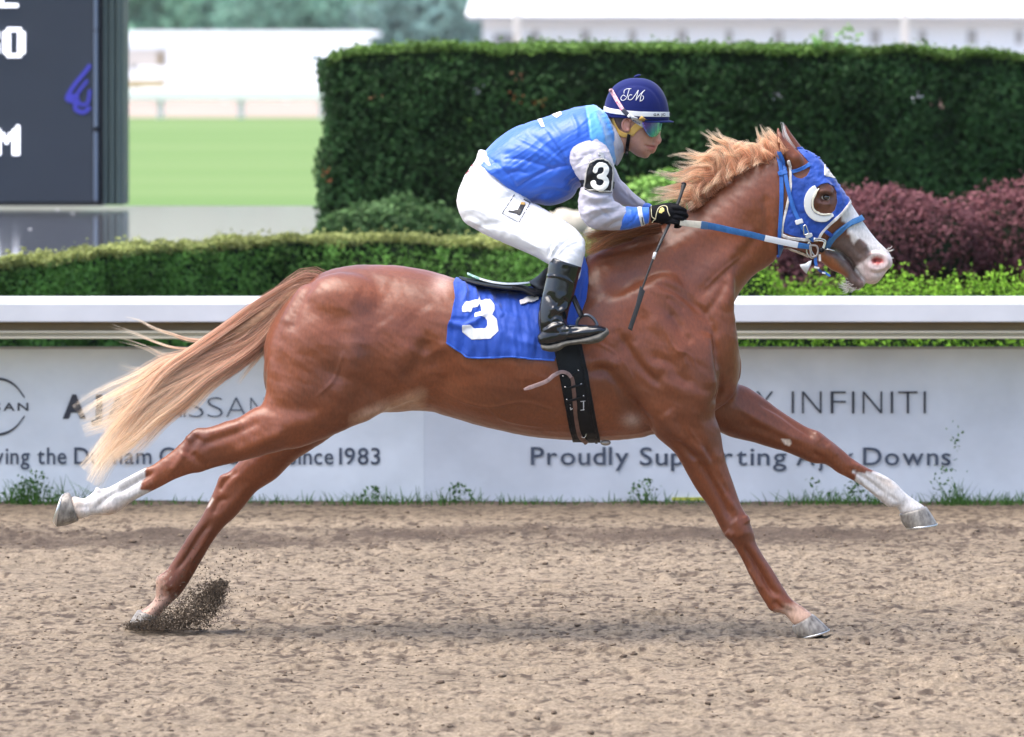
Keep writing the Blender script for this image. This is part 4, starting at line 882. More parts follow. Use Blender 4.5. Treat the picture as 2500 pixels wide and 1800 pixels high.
# hooves: own meshes with shoes
M_hoof = mat('hoof_horn', (.085, .072, .062), .4, .5, noise=(55, .5, 5, (1, 1, .5)), col2=(.34, .31, .27), bump=(120, .3, .002))
M_shoe = mat('aluminium_shoe', (.62, .62, .62), .35, .5, metal=.9)
hoofs = [
 (rg(F, ((158,706), (214,868), -.165, .046), ((140,708), (150,892), -.165, .052), ((124,716), (92,902), -.165, .056)), rg(F, ((127,714), (90,903), -.165, .057), ((121,715), (68,872), -.165, .057))),
 (rg(F, ((548,1378), (676,1415), .15, .048), ((525,1412), (665,1450), .15, .054), ((500,1450), (655,1480), .15, .058)), rg(F, ((500,1448), (656,1478), .15, .058), ((498,1458), (655,1488), .15, .058))),
 (rg(H, ((896,1470), (1015,1398), -.13, .046), ((906,1502), (1062,1440), -.13, .054), ((932,1532), (1108,1484), -.13, .058)), rg(H, ((932,1530), (1110,1483), -.13, .059), ((940,1542), (1110,1493), -.13, .058))),
 (rg(H, ((1506,832), (1662,788), .135, .048), ((1518,872), (1695,838), .135, .055), ((1540,905), (1722,884), .135, .058)), rg(H, ((1540,902), (1724,882), .135, .059), ((1548,917), (1724,895), .135, .058)))]
for hw, sh in hoofs:
    v, f = loft(hw, 5, 32, (.12, .05)); ho = link('hoof', mesh(v, f), M_hoof, HORSE)
    v, f = loft(sh, 2, 32, (0, 0)); link('horseshoe', mesh(v, f), M_shoe, ho)
# eye
M_eye = mat('eye_glass', (.012, .008, .006), .04, .6, coat=1); M_sclera = mat('eye_white', (.70, .66, .62), .2, .5)
ec = hit(T_body, *B((600, 733))[0], 0)
v, f = ellipsoid(ec+np.array((0, .007, 0)), (.0195, .021, .0170)); link('eye_white', mesh(v, f), M_sclera, HORSE)
v, f = ellipsoid(ec+np.array((.001, .000, 0.0005)), (.0150, .0180, .0130)); link('eye', mesh(v, f), M_eye, HORSE)
M_lid = mat('eyelid_skin', (.05, .03, .026), .45, .5)
t = np.linspace(0, 2*math.pi, 32, endpoint=False)
v, f = tube(np.stack((ec[0]+.0195*np.cos(t), ec[1]-.005+0*t+.003*np.cos(2*t), ec[2]+.0165*np.sin(t)+.002*np.cos(t)), 1), .0028, 8, True); link('eyelid', mesh(v, f), M_lid, HORSE)

# hair: bundles of fine tapered strands
def strand_mesh(curves, radii):
    """curves (n, m, 3), triangular tubes"""
    c = np.asarray(curves); n, m, _ = c.shape
    T = np.gradient(c, axis=1); T /= np.linalg.norm(T, axis=2, keepdims=True)+1e-9
    N = np.cross(np.broadcast_to(np.array((0, 1., 0)), T.shape), T); N /= np.linalg.norm(N, axis=2, keepdims=True)+1e-9; Bn = np.cross(T, N)
    tap = np.interp(np.linspace(0, 1, m), (0, .1, .6, 1), (.8, 1, .8, .12))[None, :, None]*np.asarray(radii)[:, None, None]
    ang = rng.uniform(-1.0, 1.0, n)[:, None, None]; X = np.cos(ang)*N+np.sin(ang)*Bn
    vs = np.stack([c+tap*X, c-tap*X], 2).reshape(-1, 3)
    i = np.arange(n)[:, None]*m*2; j = np.arange(m-1)[None, :]*2
    q = np.stack((i+j, i+j+1, i+j+3, i+j+2), 2).reshape(-1, 4)
    me = bpy.data.meshes.new('hair'); me.vertices.add(len(vs)); me.vertices.foreach_set('co', vs.ravel())
    me.loops.add(q.size); me.loops.foreach_set('vertex_index', q.ravel().astype(np.int32))
    me.polygons.add(len(q)); me.polygons.foreach_set('loop_start', np.arange(0, q.size, 4, dtype=np.int32)); me.polygons.foreach_set('loop_total', np.full(len(q), 4, np.int32))
    me.update(); me.validate(); return me
DG = 7.0; DX0, DY0, DNX, DNY = 1380, 300, 92, 60
DM = np.full((DNY, DNX), 9.0)
for j_ in range(DNY):
    for i_ in range(DNX):
        d_ = (Vector(W(DX0+i_*DG, DY0+j_*DG, 0))-CP).normalized(); h_ = T_body.ray_cast(CP, d_)
        if h_[0] is not None: DM[j_, i_] = h_[0].y
def surf_y(x, y):
    i = np.clip((x-DX0)/DG, 0, DNX-2); j = np.clip((y-DY0)/DG, 0, DNY-2); i0, j0 = i.astype(int), j.astype(int); a, b = i-i0, j-j0
    q = DM[j0, i0]*(1-a)*(1-b)+DM[j0, i0+1]*a*(1-b)+DM[j0+1, i0]*(1-a)*b+DM[j0+1, i0+1]*a*b
    return np.where(q > 1, 9.0, q)
def guides_to_strands(guides, n, m=22, spread=1.0, frizz=.004, rad=(.0005, .0011), ends=(.75, 1.05), clump=.6, lay=False):
    """guides: list of (px polyline, y start, y end, half width start px, half width end px, weight)"""
    ws = np.array([g[5] for g in guides], float); ws /= ws.sum(); out, rr, tt = [], [], []
    for g in guides:
        cl = catmull(g[0], 8); Lc = np.concatenate(([0], np.cumsum(np.linalg.norm(np.diff(cl, axis=0), axis=1)))); Lc /= Lc[-1]
        k = max(3, int(n*g[5]/sum(q[5] for q in guides))); nc = max(2, k//14)
        cent = rng.normal(0, .45, (nc, 2)); cend = rng.normal(0, .55, (nc, 2))
        for s in range(k):
            ci = rng.integers(nc); e = rng.uniform(*ends)
            t = np.linspace(0, min(e, 1), m); x = np.interp(t, Lc, cl[:, 0]); y = np.interp(t, Lc, cl[:, 1])
            T = np.stack((np.gradient(x), np.gradient(y)), 1); T /= np.linalg.norm(T, axis=1, keepdims=True)+1e-9; N = np.stack((-T[:, 1], T[:, 0]), 1)
            r0 = cent[ci]+rng.normal(0, .30, 2); r1 = cend[ci]*clump+rng.normal(0, .22, 2); o_ = r0[None]*(1-t[:, None])+r1[None]*t[:, None]
            hw = (g[3]*(1-t)+g[4]*t)*spread
            ph = rng.uniform(0, 6.28, 2); fr = frizz*640*t**1.3*np.sin(t*rng.uniform(4, 11)+ph[0])*rng.normal(0, 1)
            X = x+N[:, 0]*(o_[:, 0]*hw+fr); Y = y+N[:, 1]*(o_[:, 0]*hw+fr)
            yd = g[1]*(1-t)+g[2]*t+o_[:, 1]*hw/640*.8+frizz*t*np.sin(t*6+ph[1])
            if lay: sy = surf_y(X, Y); yd = np.minimum(yd, sy-.003-abs(o_[:, 1])*.010)
            D = CAM_D+yd; out.append(np.stack(((X-1250)/FPX*D, yd, CAM_H-(Y-140)/FPX*D), 1)); rr.append(rng.uniform(*rad)); tt.append(rng.uniform(0, 1))
    return strand_mesh(np.array(out), rr), np.array(out), np.array(tt)
def haircol(me, n, m, root, mid, tip, tt, var=.25, shift=0):
    t = np.tile(np.repeat(np.linspace(0, 1, m), 2), n)+shift; r, q, s = map(np.array, (root, mid, tip))
    a = np.clip(t/.45, 0, 1)[:, None]; b = np.clip((t-.45)/.5, 0, 1)[:, None]
    c = (r*(1-a)+q*a)*(1-b)+s*b; k = (1+var*(np.repeat(tt, m*2)*2-1))[:, None]; vcol(me, c*k)
M_hair = mat('hair', (.5, .3, .15), .45, .4, attr='Col')
_N, _L = M_hair.node_tree.nodes, M_hair.node_tree.links; _t = _N.new('ShaderNodeBsdfTranslucent'); _m = _N.new('ShaderNodeMixShader'); _m.inputs[0].default_value = .55
_L.new([n for n in _N if n.type == 'ATTRIBUTE'][0].outputs['Color'], _t.inputs[0]); _L.new(_N['Principled BSDF'].outputs[0], _m.inputs[1]); _L.new(_t.outputs[0], _m.inputs[2]); _L.new(_m.outputs[0], _N['Material Output'].inputs[0])
M_hair.node_tree.nodes['Principled BSDF'].inputs['Sheen Weight'].default_value = .15
tailg = [
 (J((1950,150),(1890,105),(1840,108),(1600,240),(1400,380),(1200,520),(1000,660),(850,830),(700,1000),(560,1180),(500,1250)), 0, -.02, 14, 24, 3),
 (J((1940,165),(1880,130),(1825,140),(1650,270),(1480,430),(1300,600),(1100,720),(950,850),(800,1040),(640,1200),(560,1340)), 0, -.03, 22, 22, 3.5),
 (J((1930,180),(1860,150),(1795,175),(1680,330),(1560,480),(1400,600),(1250,700),(1080,850),(950,950),(820,1080),(700,1180)), 0, -.02, 26, 24, 4),
 (J((1900,170),(1780,190),(1650,330),(1500,470),(1300,560),(1150,640),(950,740),(780,860),(640,960),(500,1010)), 0, .02, 26, 30, 2.1),
 (J((1900,180),(1780,195),(1600,340),(1400,470),(1200,560),(1000,620),(850,720),(700,800),(580,870),(490,940)), 0, .03, 22, 34, 2.01),
 (J((1760,150),(1560,290),(1360,420),(1200,500),(1050,600),(920,640),(820,650),(720,620)), 0, .02, 14, 16, .25),
 (J((1640,270),(1440,420),(1280,470),(1150,470),(1050,440),(930,400),(840,355),(760,340)), 0, 0, 10, 7, .16),
 (J((1640,290),(1440,460),(1250,520),(1080,520),(960,490),(820,430),(660,375)), 0, .01, 10, 6, .10),
 (J((1600,320),(1400,500),(1200,560),(1000,560),(880,510),(780,480),(690,462)), 0, .01, 12, 14, .07),
 (J((1780,160),(1700,280),(1640,400),(1600,520),(1540,600),(1480,680),(1440,740)), 0, -.01, 14, 16, .30),
 (J((1740,220),(1650,360),(1560,520),(1450,620),(1350,690),(1260,760),(1180,850),(1100,920)), 0, -.03, 24, 14, .9),
 (J((1300,620),(1100,780),(900,780),(750,790),(640,780),(560,770)), 0, 0, 20, 12, .05)]
tg2 = []
for g in tailg:
    if g[5] < 2: tg2.append(g); continue
    for r_ in range(11):
        o0 = rng.normal(0, .45)*g[3]; o1 = rng.normal(0, .55)*g[4]; P_g = np.array(g[0], float); m_g = np.linspace(0, 1, len(P_g))[:, None]; T_q = np.gradient(P_g, axis=0); T_q /= np.linalg.norm(T_q, axis=1, keepdims=True); N_g = np.stack((-T_q[:, 1], T_q[:, 0]), 1)
        P_g = P_g+N_g*(o0*(1-m_g)+o1*m_g+m_g*4*np.sin(m_g*rng.uniform(4, 9)+rng.uniform(0, 6)))
        tg2.append(([tuple(q) for q in P_g], rng.uniform(-.03, .03), rng.uniform(-.05, .05), g[3]*.75, g[4]*.5, g[5]/11))
mt, ct, tt = guides_to_strands(tg2, 4800, 26, 1.0, .005, (.0004, .0009))
haircol(mt, len(ct), 26, (.40, .21, .14), (.74, .49, .36), (.95, .80, .62), tt, .46)
setp(link('tail', mt, M_hair, HORSE), kind='stuff')
# dock of the tail (solid core) so the root is not hollow
v, f = loft(rg(J, ((1900,80), (1800,230), 0, .035), ((1790,120), (1700,290), 0, .035), ((1640,225), (1560,400), 0, .032), ((1440,370), (1400,490), 0, .022), ((1260,480), (1230,540), 0, .012)), 5, 20)
dm = mesh(v, f); link('tail_dock', dm, mat('dock_hair', (.40, .22, .13), .6, .3, noise=(30, .35, 5, (1, 1, 3)), bump=(200, .8, .004, (1, 1, 3))), HORSE)
maneg = []
crest = D_((1650,335),(1560,360),(1480,390),(1400,425),(1310,465),(1220,515),(1130,570),(1050,630),(990,690),(930,750),(870,815),(810,865),(750,905))
tips = D_((1500,110),(1330,250),(1400,170),(1230,330),(960,170),(880,240),(830,290),(690,420),(640,530),(480,590),(460,680),(350,720),(360,840))
mids = D_((1570,230),(1500,270),(1430,310),(1360,360),(1270,350),(1180,330),(1100,370),(1000,420),(930,500),(860,580),(800,650),(740,720),(690,800))
tips = D_((1500,110),(1390,175),(1330,245),(1260,290),(1130,240),(960,165),(880,235),(670,385),(620,510),(450,590),(440,665),(335,735),(360,850))
def itp(P, t): P = np.asarray(P, float); u = t*(len(P)-1); return np.array([np.interp(u, np.arange(len(P)), P[:, k]) for k in (0, 1)])
for i in range(46):
    t = (i+rng.uniform(-.3, .3))/45; t = min(max(t, 0), 1); p0 = itp(crest, t)+np.array((5, 12)); p1 = itp(mids, t)+rng.normal(0, 4, 2); p2 = itp(tips, t)+rng.normal(0, 9, 2)
    k = rng.uniform(.75, 1.28); p2 = p1+(p2-p1)*k; up = np.array((rng.normal(0, 2), -7+rng.normal(0, 3)))
    maneg.append(([tuple(p0), tuple(p0*.5+p1*.5+up), tuple(p1+up*.8), tuple(p1*.45+p2*.55+np.array((0, rng.normal(2, 7)))), tuple(p2)], rng.uniform(-.05, .03), rng.uniform(-.07, .05), 18, 7, 1))
    if i % 2: continue
    q1 = p1+np.array((rng.normal(4, 5), rng.normal(12, 5)))
    maneg.append(([tuple(p0+np.array((4, 4))), tuple(p0*.5+q1*.5+np.array((-2, -4))), tuple(q1), tuple(q1+(p2-p1)*rng.uniform(.2, .45)+np.array((-6, rng.normal(14, 8))))], rng.uniform(-.07, 0), rng.uniform(-.10, -.02), 18, 9, .8))
# hair lying down the near side of the crest
side = [((1480,400),(1440,430),(1400,480),(1380,520)), ((1350,450),(1300,480),(1260,540),(1240,590)), ((1250,500),(1180,530),(1130,590),(1100,640)), ((1160,560),(1080,590),(1020,650),(990,710)),
        ((1060,620),(980,640),(920,720),(880,790)), ((960,710),(880,720),(820,780),(780,850)), ((880,800),(820,830),(760,880),(710,930)), ((1000,600),(900,600),(800,590),(700,630),(560,650)),
        ((1000,650),(900,700),(820,790),(700,800),(560,760),(400,740)), ((960,720),(860,800),(740,840),(620,830),(500,850),(400,880))]
for s_ in side: maneg.append((D_(*s_), -.03, -.09, 22, 18, 1.3))
mm, cm_, tm = guides_to_strands(maneg, 5000, 18, 1.0, .0022, (.0003, .0008), (.62, 1.05), .4, True)
haircol(mm, len(cm_), 18, (.56, .28, .16), (.80, .51, .33), (.95, .78, .57), tm, .46)
setp(link('mane', mm, M_hair, HORSE), kind='stuff')
# mane on the withers under the rider's arms
wg = [(A((1640,1190),(1500,1225),(1350,1260),(1200,1290),(1135,1310)), -.06, -.06, 12, 22, 1), (A((1700,1200),(1550,1240),(1400,1300),(1250,1350),(1150,1400)), -.10, -.10, 16, 18, 1), (A((1620,1230),(1480,1270),(1350,1310),(1220,1390),(1150,1420)), -.12, -.13, 12, 10, .7)]
mw, cw, tw = guides_to_strands(wg, 900, 16, 1.0, .003, (.0006, .0012), (.75, 1.05), .6, True)
haircol(mw, len(cw), 16, (.22, .075, .032), (.36, .15, .065), (.58, .29, .14), tw, .35)
setp(link('wither_mane', mw, M_hair, HORSE), kind='stuff')
# chin whiskers, nose whiskers, forelock wisp
wh = []
for k in range(70):
    x = 720+rng.uniform(0, 200); a = rng.uniform(-.2, 1.0); p0 = (800+rng.uniform(-20, 120), 1500+rng.uniform(-30, 35)); ln = rng.uniform(60, 120); an = math.radians(rng.uniform(95, 185))
    wh.append((B(p0, (p0[0]+ln*.5*math.cos(an), p0[1]+ln*.5*math.sin(an)), (p0[0]+ln*math.cos(an+.3), p0[1]+ln*math.sin(an+.3)*.8)), rng.uniform(-.03, .01), rng.uniform(-.05, .01), 2, 4, 1))
for k in range(14):
    p0 = (1170+rng.uniform(-60, 15), 1210+rng.uniform(-30, 180)); wh.append((B(p0, (p0[0]+20, p0[1]-8), (p0[0]+38, p0[1]-20)), -.02, -.02, 1, 2, .5))
for k in range(6): wh.append((B((330,300), (250,170), (225,70), (200,65)), 0, 0, 6, 8, .5))
mwh, cwh, twh = guides_to_strands(wh, 95, 8, 1, .002, (.0007, .0010))
haircol(mwh, len(cwh), 8, (.5, .42, .36), (.75, .7, .65), (.85, .82, .8), twh, .2)
setp(link('whiskers', mwh, M_hair, HORSE), kind='stuff')
# ================================================================ TACK
M_cloth = mat('blue_cloth', (.014, .062, .36), .62, .3, noise=(9, .12, 4), bump=[(420, .25, .0015), (22, .5, .010, (1.6, 1, .6))], sheen=.25)
M_white = mat('white_cloth', (.66, .66, .68), .6, .3, bump=(60, .2, .002))
M_black = mat('black_leather', (.004, .004, .006), .5, .25, noise=(40, .3, 4), bump=(180, .25, .0012))
M_webb = mat('blue_webbing', (.022, .115, .42), .5, .4, noise=(70, .12, 3), bump=(500, .4, .001, (1, 1, 3)))
M_webd = mat('steel_blue_webbing', (.04, .15, .35), .55, .4, noise=(60, .2, 3), bump=(300, .5, .0015))
M_steel = mat('steel', (.62, .60, .56), .25, .5, metal=1)
M_trim = mat('cream_trim', (.62, .58, .55), .7, .3, noise=(60, .15, 3), bump=(400, .3, .001))
def cfold(P):
    c = (P-np.array((1080, 600)))/.3061; x, y = c[:, 0], c[:, 1]
    r = .006+.0045*vnoise(np.stack((x/55+y/260, y/240), 1), 31)+.003*vnoise(np.stack((x/26-y/200, y/160), 1), 33)
    for pl, w, mm in (([(170,310),(190,380),(170,440)], 14, 6), ([(250,330),(270,390),(290,440)], 12, 7), ([(350,350),(385,420),(440,500),(470,560)], 16, 8), ([(420,370),(440,430)], 10, -5), ([(60,620),(160,650),(260,610),(330,560)], 22, 10), ([(100,590),(200,600),(300,520)], 16, -7),
                      ([(450,500),(520,560),(640,640),(740,740)], 26, 6), ([(560,370),(640,470),(720,560),(770,650)], 18, -6), ([(480,700),(600,760),(760,800)], 30, 5), ([(1130,100),(1150,250),(1120,420)], 18, 6), ([(1090,280),(1080,420),(1050,560)], 12, -6)):
        q, t = segdist(c, pl); r += mm/1000*np.exp(-(q/w)**2)
    return np.maximum(r, .003)
sc_poly = C_((100,270),(85,300),(98,420),(62,600),(40,640),(35,772),(150,850),(235,895),(560,889),(700,905),(892,916),(950,800),(1060,640),(1115,530),(1150,430),(1168,300),(1165,180),(1140,80),(1120,0),(980,0),(700,200),(300,200),(150,230))
SCL = empty('saddle_cloth', W(1300, 760, -.28), 'blue saddle cloth with a white number 3 lying under the saddle', 'saddle cloth')
clm = shell(body, sd_poly(sc_poly), cfold, .0035, near=False); link('cloth', clm, M_cloth, SCL)
three = C_((155,500),(178,468),(240,448),(285,445),(290,408),(300,445),(375,440),(415,490),(418,520),(395,560),(432,592),(448,688),(385,745),(235,752),(158,690),(160,645),(225,640),(255,666),(340,666),(358,640),(355,604),(335,582),(255,576),(255,540),(312,528),(300,468),(278,500),(240,505),(228,540),(155,540))
link('number', shell(body, sd_poly(three), lambda P: cfold(P)+.0016, .0016), M_white, SCL)
hem = lambda P: np.minimum(sd_line(C_((36,776),(150,852),(235,893),(560,887),(700,903),(890,914)), 3.2)(P)+.6, 9)
link('hem', shell(body, hem, lambda P: cfold(P)+.0012, .002), mat('hem_blue', (.02, .10, .50), .6), SCL)

SAD = empty('racing_saddle', W(1230, 700, 0), 'small black racing saddle on the blue cloth behind the rider', 'saddle')
v, f = loft(rg(C_, ((140,244), (150,284), 0, .05), ((240,268), (250,322), 0, .12, -.2, 2.6), ((360,292), (380,345), 0, .15, -.2, 2.6), ((500,312), (520,362), 0, .165, -.2, 2.6), ((620,318), (650,378), 0, .175, -.2, 2.6), ((720,330), (775,425), 0, .18, -.2), ((800,300), (850,430), 0, .17, -.2), ((900,230), (930,400), 0, .15, -.2)), 6, 36, (.6, .4))
link('panel', mesh(v, f), M_black, SAD)
v, f = loft(rg(C_, ((700,282), (722,330), 0, .07), ((755,245), (770,400), 0, .15, .1), ((815,190), (830,450), 0, .165, .1), ((870,160), (900,460), 0, .16, .1), ((950,150), (980,450), 0, .14, .1)), 6, 36)
link('pommel', mesh(v, f), M_black, SAD)
v, f = loft(rg(C_, ((205,218), (205,240), 0, .030), ((300,256), (300,276), 0, .055), ((400,283), (400,300), 0, .07), ((520,298), (520,312), 0, .075), ((640,294), (640,308), 0, .07), ((715,284), (718,300), 0, .05)), 6, 24)
link('seat', mesh(v, f), mat('seat_white', (.72, .76, .76), .35, .5), SAD)
v, f = loft(rg(C_, ((204,214), (206,243), 0, .032), ((250,234), (250,262), 0, .045), ((295,253), (296,279), 0, .056)), 5, 24)
link('seat_tip', mesh(v, f), mat('seat_green', (.03, .30, .20), .4, .5, col2=(.6, .7, .68), noise=(60, .4, 3)), SAD)
v, f = loft(rg(C_, ((560,318), (560,345), -.15, .01), ((650,335), (645,375), -.165, .014), ((740,385), (735,412), -.185, .014)), 5, 14); link('flap', mesh(v, f), M_black, SAD)
tab = link('girth_tab', shell(body, sd_line(C_((622,470),(700,452),(765,432)), [10, 12, 13]), lambda P: cfold(P)+.010, .004), mat('cream_leather', (.66, .62, .60), .5), SAD)
for x, y in ((664,460), (690,452), (722,445), (750,437)):
    v, f = ellipsoid(hit(T_body, *C_((x, y))[0], .024), (.0016, .0016, .0016), nu=8, nv=6); link('hole', mesh(v, f), M_black, tab)
# stirrup, with its leather
STIR = link('stirrup', None and 0 or mesh(*tube(catmull([W(*p, -.33-.02*i/6) for i, p in enumerate(C_((1072,650),(1078,600),(1112,562),(1165,556),(1212,590),(1236,640),(1230,700)))], 5), .0062, 10)), mat('stirrup_metal', (.10, .11, .13), .35, .5, metal=.8), SAD)
v, f = merge([tube([W(*C_(p)[0], -.30-.02*i) for i, p in enumerate(((1015,330), (1050,440), (1088,530), (1108,566)))], .0075, 8, flat=.35), tube([W(*C_(p)[0], -.305-.02*i) for i, p in enumerate(((1050,400), (1085,480), (1118,560)))], .006, 8, flat=.35)])
setp(link('stirrup_leather', mesh(v, f), M_black, STIR))

GIR = empty('girth', W(1430, 950, -.27), 'wide black studded girth strapped round the belly below the saddle cloth', 'girth')
gl = C_((880,790),(900,880),(922,980),(945,1100),(968,1220),(990,1340),(1012,1450),(1045,1560),(1060,1640)); gr = C_((1290,1640),(1262,1560),(1235,1440),(1212,1320),(1190,1200),(1170,1080),(1150,970),(1125,860),(1110,780))
link('girth_panel', shell(body, sd_poly(gl+gr), .008, .008, near=False), mat('girth_rubber', (.005, .006, .008), .55, .25, noise=(30, .3, 4), bump=(260, .3, .001)), GIR)
link('girth_edge', shell(body, sd_line(C_((1085,800),(1120,970),(1150,1140),(1180,1320),(1212,1480),(1240,1600)), 5.5), .0125, .006), M_black, GIR)
link('girth_edge', shell(body, sd_line(C_((905,850),(940,1020),(975,1200),(1008,1370),(1045,1540)), 4), .0115, .005), M_black, GIR)
M_brown = mat('brown_leather', (.13, .065, .05), .5, .5, noise=(30, .3, 4), bump=(160, .5, .0015))
for poly, w_ in ((((1020,1030),(1036,1080),(1048,1180),(1056,1290),(1068,1400),(1092,1490),(1150,1548)), 9),):
    link('billet', shell(body, sd_line(C_(*poly), w_), .0155, .004), M_brown, GIR)
tp = catmull([W(*C_(p)[0], y) for p, y in (((650,1148), -.315), ((740,1118), -.318), ((830,1082), -.322), ((890,1035), -.318), ((950,1008), -.310), ((1000,1020), -.302), ((1028,1052), -.296))], 8)
w3 = np.interp(np.linspace(0, 1, len(tp)), (0, .08, .5, 1), (.004, .0078, .0078, .0065))
N3 = np.gradient(tp, axis=0); N3 /= np.linalg.norm(N3, axis=1, keepdims=True); N3 = np.cross(N3, (0, 1, 0))
vs = np.vstack((tp+N3*w3[:, None], tp-N3*w3[:, None], tp+N3*w3[:, None]+np.array((0, .004, 0)), tp-N3*w3[:, None]+np.array((0, .004, 0)))); n_ = len(tp)
fs = []
for i in range(n_-1):
    fs += [(i, i+1, n_+i+1, n_+i), (2*n_+i, 3*n_+i, 3*n_+i+1, 2*n_+i+1), (i, 2*n_+i, 2*n_+i+1, i+1), (n_+i, n_+i+1, 3*n_+i+1, 3*n_+i)]
bev(link('strap_end', mesh(vs, fs), mat('worn_leather', (.30, .20, .19), .6, .4, noise=(50, .35, 4), bump=(200, .5, .001)), GIR), .0012)
for a, b in (((985,1136), (1112,1108)), ((995,1232), (1128,1202)), ((1000,1050), (1090,1005))): link('keeper', shell(body, sd_line(C_(a, ((a[0]+b[0])/2, (a[1]+b[1])/2-3), b), 5), .019, .004), M_black, GIR)
for x, y in ((1085,997), (963,1040), (980,1128), (1107,1105), (993,1227), (1125,1198)):
    v, f = ellipsoid(hit(T_body, *C_((x, y))[0], .0125), (.0038, .004, .0038), nu=10, nv=8); link('stud', mesh(v, f), M_steel, GIR)
for pl in (((1098,1238), (1140,1236)), ((1122,1238), (1124,1302)), ((1100,1302), (1140,1304)), ((1016,1262), (1024,1300)), ((1024,1300), (1038,1290))):
    link('lettering', shell(body, sd_line(C_(*pl), 2.4), .0100, .002), M_white, GIR)
bc = hit(T_body, *C_((1125,1505))[0], .020); t = np.linspace(0, 2*math.pi, 20, endpoint=False)
link('buckle', mesh(*tube(np.stack((bc[0]+.010*np.cos(t), bc[1]+0*t, bc[2]+.013*np.sin(t)), 1), .0018, 6, True)), M_steel, GIR)
link('lower_buckle', mesh(*ellipsoid(W(*C_((1302,1572))[0], -.10), (.020, .012, .011))), mat('worn_grey_metal', (.3, .28, .26), .45, metal=.6), GIR)

HOOD = empty('blinker_hood', W(*B((450,800))[0], -.09), 'blue blinker hood with cream trim and white eye cup on the horse head', 'blinker hood')
hp = B((345,290),(400,290),(480,330),(600,360),(620,430),(730,580),(860,740),(800,800),(740,872),(640,968),(565,1060),(540,1112),(430,1098),(330,1078),(240,1048),(222,1000),(262,800),(290,650),(292,540),(300,440),(330,330))
earh = B((265,400),(300,470),(316,540),(345,562),(390,570),(436,545),(462,495),(456,430),(405,375),(340,300),(290,300))
eyeh = B((487,720),(520,650),(560,618),(620,610),(675,640),(697,700),(700,780),(680,850),(640,885),(560,900),(505,860),(485,790))
def hfold(P): return .0045+.0018*vnoise(P/9.0, 41)+.0012*vnoise(P/4.0, 43)
link('hood', shell(body, sd_poly(hp, (earh, eyeh)), hfold, .004, near=False), mat('hood_mesh', (.014, .062, .33), .6, .3, noise=(14, .22, 5), bump=[(600, .5, .001), (60, .4, .004)], sheen=.3), HOOD)
for ln, w_ in ((((276,405),(292,470),(290,560),(292,640),(268,780),(228,950),(214,1060)), 6.2), (((214,1062),(270,1088),(340,1100),(440,1108),(535,1108)), 7.5), (((540,1108),(572,1046),(650,962),(738,878),(800,800),(835,745)), 6.0), (((225,1185),(300,1200),(400,1235),(450,1262)), 9)):
    link('trim', shell(body, sd_line(B(*ln), w_), lambda P: hfold(P)+.0018, .004), M_trim, HOOD)
link('star_patch', shell(body, sd_poly(B((583,440),(600,480),(690,560),(672,572),(582,545))), lambda P: hfold(P)+.002, .003), M_trim, HOOD)
M_cup = mat('white_plastic', (.66, .66, .65), .3, .5, coat=.3)
link('eye_cup', shell(body, sd_line(B((535,645),(490,672),(452,730),(442,800),(462,865),(515,912),(590,925),(655,892)), [13, 17, 17, 16, 15, 14, 12, 10]), .017, .016), M_cup, HOOD)
link('eye_cup_rim', shell(body, sd_line(B((548,668),(512,700),(488,750),(484,810),(506,860),(550,888),(600,893),(640,882)), 4.5), .021, .006), mat('cup_edge', (.66, .62, .5), .4), HOOD)
rz = []
for k in range(9):
    p = np.array((400+k*38, 318+k*36+(0 if k % 2 else 8))); rz.append(p)
for k, (x, y) in enumerate(((430,325), (462,342), (492,352), (516,372), (540,384), (556,408), (612,478), (690,590), (720,628))):
    v, f = ellipsoid(W(*B((x, y))[0], -.012+.006*(k % 3)), (.006, .018, .005)); link('seam_ruffle', mesh(v, f), M_cloth, HOOD)

BR = empty('bridle', W(*B((480,1180))[0], -.09), 'blue webbing bridle with noseband, bit and taped rein on the racehorse', 'bridle')
for nm, ln, w_, m_, o_ in (('headpiece', ((176,325),(196,430),(208,540),(212,700),(203,900),(193,1060),(188,1250)), 11, M_webb, .010), ('cheekpiece', ((205,330),(240,420),(246,510),(268,640),(315,820),(368,945),(425,1045),(490,1112)), 9.5, M_webb, .0125),
                           ('browband', ((306,508),(380,482),(456,448)), 10.5, M_webb, .009), ('tie', ((180,530),(225,522),(262,512)), 10.5, M_webb, .015),
                           ('cheek_branch', ((600,1035),(630,1055),(660,1075)), 9, M_cloth, .008)):
    link(nm, shell(body, sd_line(B(*ln), w_), o_, .004, near=True), m_, BR)
link('noseband', shell(body, sd_line(B((935,905),(900,930),(840,955),(760,1005),(685,1065),(630,1130),(600,1195)), [14, 14, 13, 13, 12, 11, 9]), .011, .012, near=False), M_webd, BR)
for ln, w_ in ((((338,958),(394,940)), 11), (((424,1078),(474,1056)), 9)): link('keeper', shell(body, sd_line(B(*ln), w_), .0165, .004), M_white, BR)
def ring(z, pts, r, y, m, nm, cl=True, sg=8):
    p = catmull(z(*(pts+[pts[0]] if cl else pts)), 5); p = p[:-1] if cl else p
    return link(nm, mesh(*tube([W(*q, y) for q in p], r, sg, cl)), m, BR)
by = hit(T_body, *B((425,1020))[0], .020)[1]
ring(B, [(405,990), (425,980), (440,1020), (452,1050), (430,1062), (410,1060)], .0022, by, M_steel, 'buckle')
bty = hit(T_body, *B((500,1180))[0], .022)[1]
ring(B, [(455,1125), (435,1180), (440,1235), (480,1272), (500,1250), (478,1215), (470,1160)], .0030, bty, M_steel, 'bit_ring')
ring(B, [(500,1098), (560,1102), (600,1118), (592,1170), (575,1190), (588,1130), (545,1118), (500,1112)], .0032, bty-.006, M_steel, 'bit_cheek')
